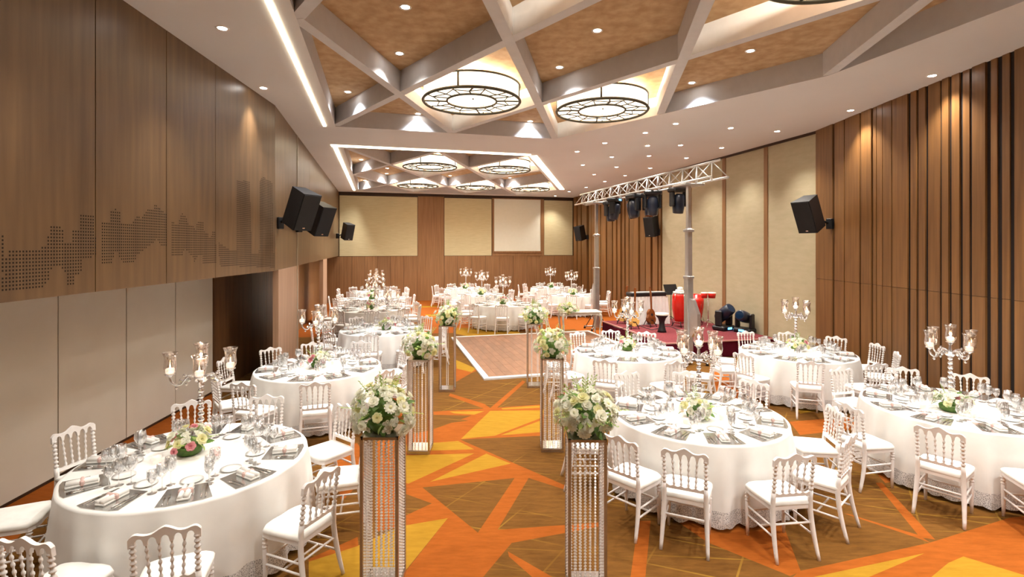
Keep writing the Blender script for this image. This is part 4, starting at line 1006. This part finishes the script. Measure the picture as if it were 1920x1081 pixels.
mb = MB(); P = [on_stage(1150+i*12, 612+4*math.sin(i*1.3)+i*.4) for i in range(14)]; mb.tube([(p[0], p[1], SZ+.01) for p in P], .009, 5); tag(obj('cable', mb, 'black_plastic'), 'black cable trailing over the red stage carpet', 'cable')
# moving-head spotlights
def moving_head(loc, rz, tilt, label, group, up=True, sc=1.0):
    mh = thing('moving_head_light', label, 'stage light', loc, rz, group); s_ = 1 if up else -1
    mb = MB(); mb.box((0, 0, s_*.05*sc), (.4*sc, .3*sc, .1*sc), 0, .03*sc); obj('base', mb, 'black_plastic', mh)
    for sx in (-1, 1):
        mb = MB(); mb.box((sx*.16*sc, 0, s_*.25*sc), (.06*sc, .16*sc, .32*sc), 0, .02*sc); obj('yoke_arm', mb, 'black_plastic', mh)
    hm = MB(); hm.lathe([(.06*sc, -.2*sc), (.11*sc, -.16*sc), (.125*sc, -.02*sc), (.125*sc, .1*sc), (.11*sc, .22*sc), (.09*sc, .23*sc)], 20); M = Matrix.Translation((0, 0, s_*.33*sc)) @ Matrix.Rotation(tilt, 4, 'X'); hm.xf(M); hd = obj('head', hm, 'dark_blue', mh)
    lm_ = MB(); lm_.lathe([(.001, .235*sc), (.085*sc, .232*sc)], 18, cap=False); lm_.xf(M); obj('lens', lm_, 'lens_blue', hd)
    mb = MB(); mb.box((0, -.152*sc, s_*.05*sc), (.12*sc, .006, .04*sc)); obj('display', mb, 'blue_led', mh)
p = on_stage(1357, 618); moving_head((p[0], p[1], SZ), .5, .9, 'black moving-head light with blue lens on stage beside beige wall panel', 'stage lights', True, 1.3)
p = flo(1408, 634, .3); moving_head((p[0]+.0, p[1]+.35, SZ), -.9, 1.3, 'black moving-head light at stage corner by the beige wall', 'stage lights', True, 1.2)
# truss on two towers
ZT = 4.07
tP, tQ = (2.36, 17.45), (4.27, 10.4)
ax = Vector((tQ[0]-tP[0], tQ[1]-tP[1], 0)); TL = ax.length; ax.normalize(); sd_ = Vector((ax.y, -ax.x, 0))
tr = thing('lighting_truss', 'long white triangular lighting truss carried by two towers over stage', 'truss', (tP[0], tP[1], ZT))
def tp(u, s_, z): return tuple(ax*u+sd_*s_+Vector((0, 0, z)))
for s_, z in ((-.2, 0), (.2, 0), (0, .35)):
    mb = MB(); mb.tube([tp(0, s_, z), tp(TL, s_, z)], .025, 8); obj('chord', mb, 'truss_white', tr)
nb = 14
for i in range(nb):
    u0, u1 = TL*i/nb, TL*(i+1)/nb; um = (u0+u1)/2
    for (a, b2) in ((tp(u0, -.2, 0), tp(um, 0, .35)), (tp(um, 0, .35), tp(u1, -.2, 0)), (tp(u0, .2, 0), tp(um, 0, .35)), (tp(um, 0, .35), tp(u1, .2, 0)), (tp(u0, -.2, 0), tp(u1, .2, 0))):
        mb = MB(); mb.tube([a, b2], .013, 6); obj('brace', mb, 'truss_white', tr)
def tower(x, y, label, fin):
    t = thing('truss_tower', label, 'truss tower', (x, y, 0), math.atan2(ax.y, ax.x), 'truss towers')
    mb = MB(); mb.box((0, 0, 1.0), (.15, .15, 1.9), 0, .01); obj('lower_mast', mb, 'steel_grey', t)
    mb = MB(); mb.box((0, 0, 2.4), (.12, .12, 1.3), 0, .01); obj('middle_mast', mb, 'alu', t)
    mb = MB(); mb.box((0, 0, 3.45), (.09, .09, 1.2), 0, .01); obj('upper_mast', mb, 'alu', t)
    mb = MB(); mb.box((0, 0, ZT-.05), (.5, .5, .05), 0, .01); obj('top_plate', mb, 'steel_grey', t)
    for z in (1.95, 3.0): mb = MB(); mb.box((0, 0, z), (.18, .18, .06), 0, .01); obj('collar', mb, 'steel_grey', t)
    mb = MB(); mb.slab_xz([(0, .7), (.12, .62), (.3, .85), (.3, 1.15), (.16, 1.45), (0, 1.5)], -.05, .05); o = obj('winch_plate', mb, 'alu', t); o.rotation_euler = (0, 0, fin)
    for k in range(4):
        a = PI/4+k*PI/2; mb = MB(); mb.tube([(.06*math.cos(a), .06*math.sin(a), .1), (.42*math.cos(a), .42*math.sin(a), .06)], .025, 6); o = obj('outrigger', mb, 'steel_grey', t)
        mb = MB(); mb.tube([(.4*math.cos(a), .4*math.sin(a), .09), (.4*math.cos(a), .4*math.sin(a), 0)], [.02, .04], 8); obj('foot', mb, 'black_plastic', o)
        mb = MB(); mb.tube([(.07*math.cos(a), .07*math.sin(a), .55), (.36*math.cos(a), .36*math.sin(a), .08)], .012, 6); obj('stay', mb, 'black_plastic', t)
tower(2.70, 16.2, 'grey telescopic truss tower beside the console table', PI)
tower(3.98, 11.42, 'grey telescopic truss tower in front of the stage corner', .2)
for i, px in enumerate((1131, 1160, 1178, 1197, 1212, 1232, 1264)):
    k = (px-960)/F; u = (k*tP[1]-tP[0])/(ax.x-k*ax.y)
    sg_ = (-.26 if i == 0 else (.12 if i % 2 else -.12)); moving_head((tP[0]+ax.x*u+sd_.x*sg_, tP[1]+ax.y*u+sd_.y*sg_, ZT-.03), .4+i*.5, PI+.25*math.sin(i*2), 'black moving-head light hanging below the white truss', 'lights hanging from the truss', False, 1.1)
# ------------------------------------------------------------------ wall loudspeakers
def loudspeaker(c, wallpt, aim, tilt, label, sc=1.0, name='loudspeaker'):
    s = thing(name, label, 'loudspeaker', c, aim); 
    R = Matrix.Rotation(tilt, 4, 'X')
    w, d_, h = .4*sc, .4*sc, .7*sc
    mb = MB(); mb.prism([(-w/2, -d_/2), (w/2, -d_/2), (w*.36, d_/2), (-w*.36, d_/2)], -h/2, h/2); mb.xf(R); obj('cabinet', mb, 'black_plastic', s)
    mb = MB(); mb.box((0, -d_/2-.006, 0), (w*.96, .014, h*.97), 0, .006); mb.xf(R); obj('grille', mb, 'black_fabric', s)
    mb = MB(); mb.box((-w*.0, -d_/2-.015, -h*.42), (.05, .004, .02)); mb.xf(R); obj('badge', mb, 'silver', s)
    lp = Matrix.Rotation(-aim, 4, 'Z') @ Vector((wallpt[0]-c[0], wallpt[1]-c[1], wallpt[2]-c[2]))
    mb = MB(); mb.tube([(0, d_*.4, -.08), tuple(lp)], .025, 8); obj('bracket_arm', mb, 'black_plastic', s)
    mb = MB(); mb.box(tuple(lp), (.12, .12, .22), 0, .01); obj('wall_plate', mb, 'black_plastic', s)
loudspeaker((-3.86, 9.25, 3.33), (-4.36, 9.5, 3.08), 1.1, .42, 'black wall loudspeaker at the bend of veneer wall')
loudspeaker((-4.36, 11.5, 3.27), (-4.88, 11.6, 3.08), 1.1, .42, 'black wall loudspeaker next to the veneer wall bend one')
loudspeaker((-7.15, 22.0, 3.3), (-7.6, 22.1, 3.1), .9, .3, 'small-looking black loudspeaker on veneer wall near end wall')
loudspeaker((6.22, 10.6, 3.32), (6.72, 10.7, 3.12), -1.1, .42, 'black wall loudspeaker on the slatted wall beside beige panels')
loudspeaker((4.98, 18.0, 3.36), (5.24, 18.05, 3.15), -.9, .2, 'black wall loudspeaker on far slats under the truss')
loudspeaker((3.32, 24.6, 3.3), (3.68, 24.7, 3.1), -.9, .25, 'black wall loudspeaker on far slats beside end wall')
# ------------------------------------------------------------------ console table with flowers
ct = thing('console_table', 'grey painted console table with curved cabriole legs beside dance floor', 'table', (2.02, 15.1, 0), .12)
mb = MB(); mb.box((0, 0, .715), (1.2, .62, .03), 0, .012); obj('top', mb, 'console_paint', ct)
mb = MB(); ap = [(-.55, .7), (.55, .7), (.55, .58)]+[(.55-.07*k*.5-.0, .58+.06*math.sin(min(1, k/5)*PI/2)) for k in range(1, 6)]+[(-.375+.0, .64)]+[(-.55+.07*k*.5, .58+.06*math.sin(min(1, k/5)*PI/2)) for k in range(4, 0, -1)]+[(-.55, .58)]
mb.slab_xz(ap, -.29, -.265); mb.slab_xz(ap, .265, .29); obj('apron', mb, 'console_paint', ct)
mb = MB(); mb.box((-.56, 0, .64), (.025, .54, .12)); mb.box((.56, 0, .64), (.025, .54, .12)); obj('side_apron', mb, 'console_paint', ct)
for sx in (-1, 1):
    for sy in (-1, 1):
        mb = MB(); prof = [(.0, .69, .045), (.03, .6, .042), (.04, .5, .034), (.02, .35, .026), (-.005, .18, .021), (.0, .06, .022), (.035, .0, .028)]
        mb.tube([(sx*(.54+q*.8), sy*(.26+q*.5), z) for q, z, r_ in prof], [r_ for q, z, r_ in prof], 10); obj('leg', mb, 'console_paint', ct)
fa = thing('flower_arrangement', 'trailing white flowers on the grey console table', 'flowers', (1.66, 14.95, .73), 0)
core(fa, .24, .12, .08, 3); bouquet(fa, .27, .17, 26, 20, 4, .065, 77, 0, .07, -.5)
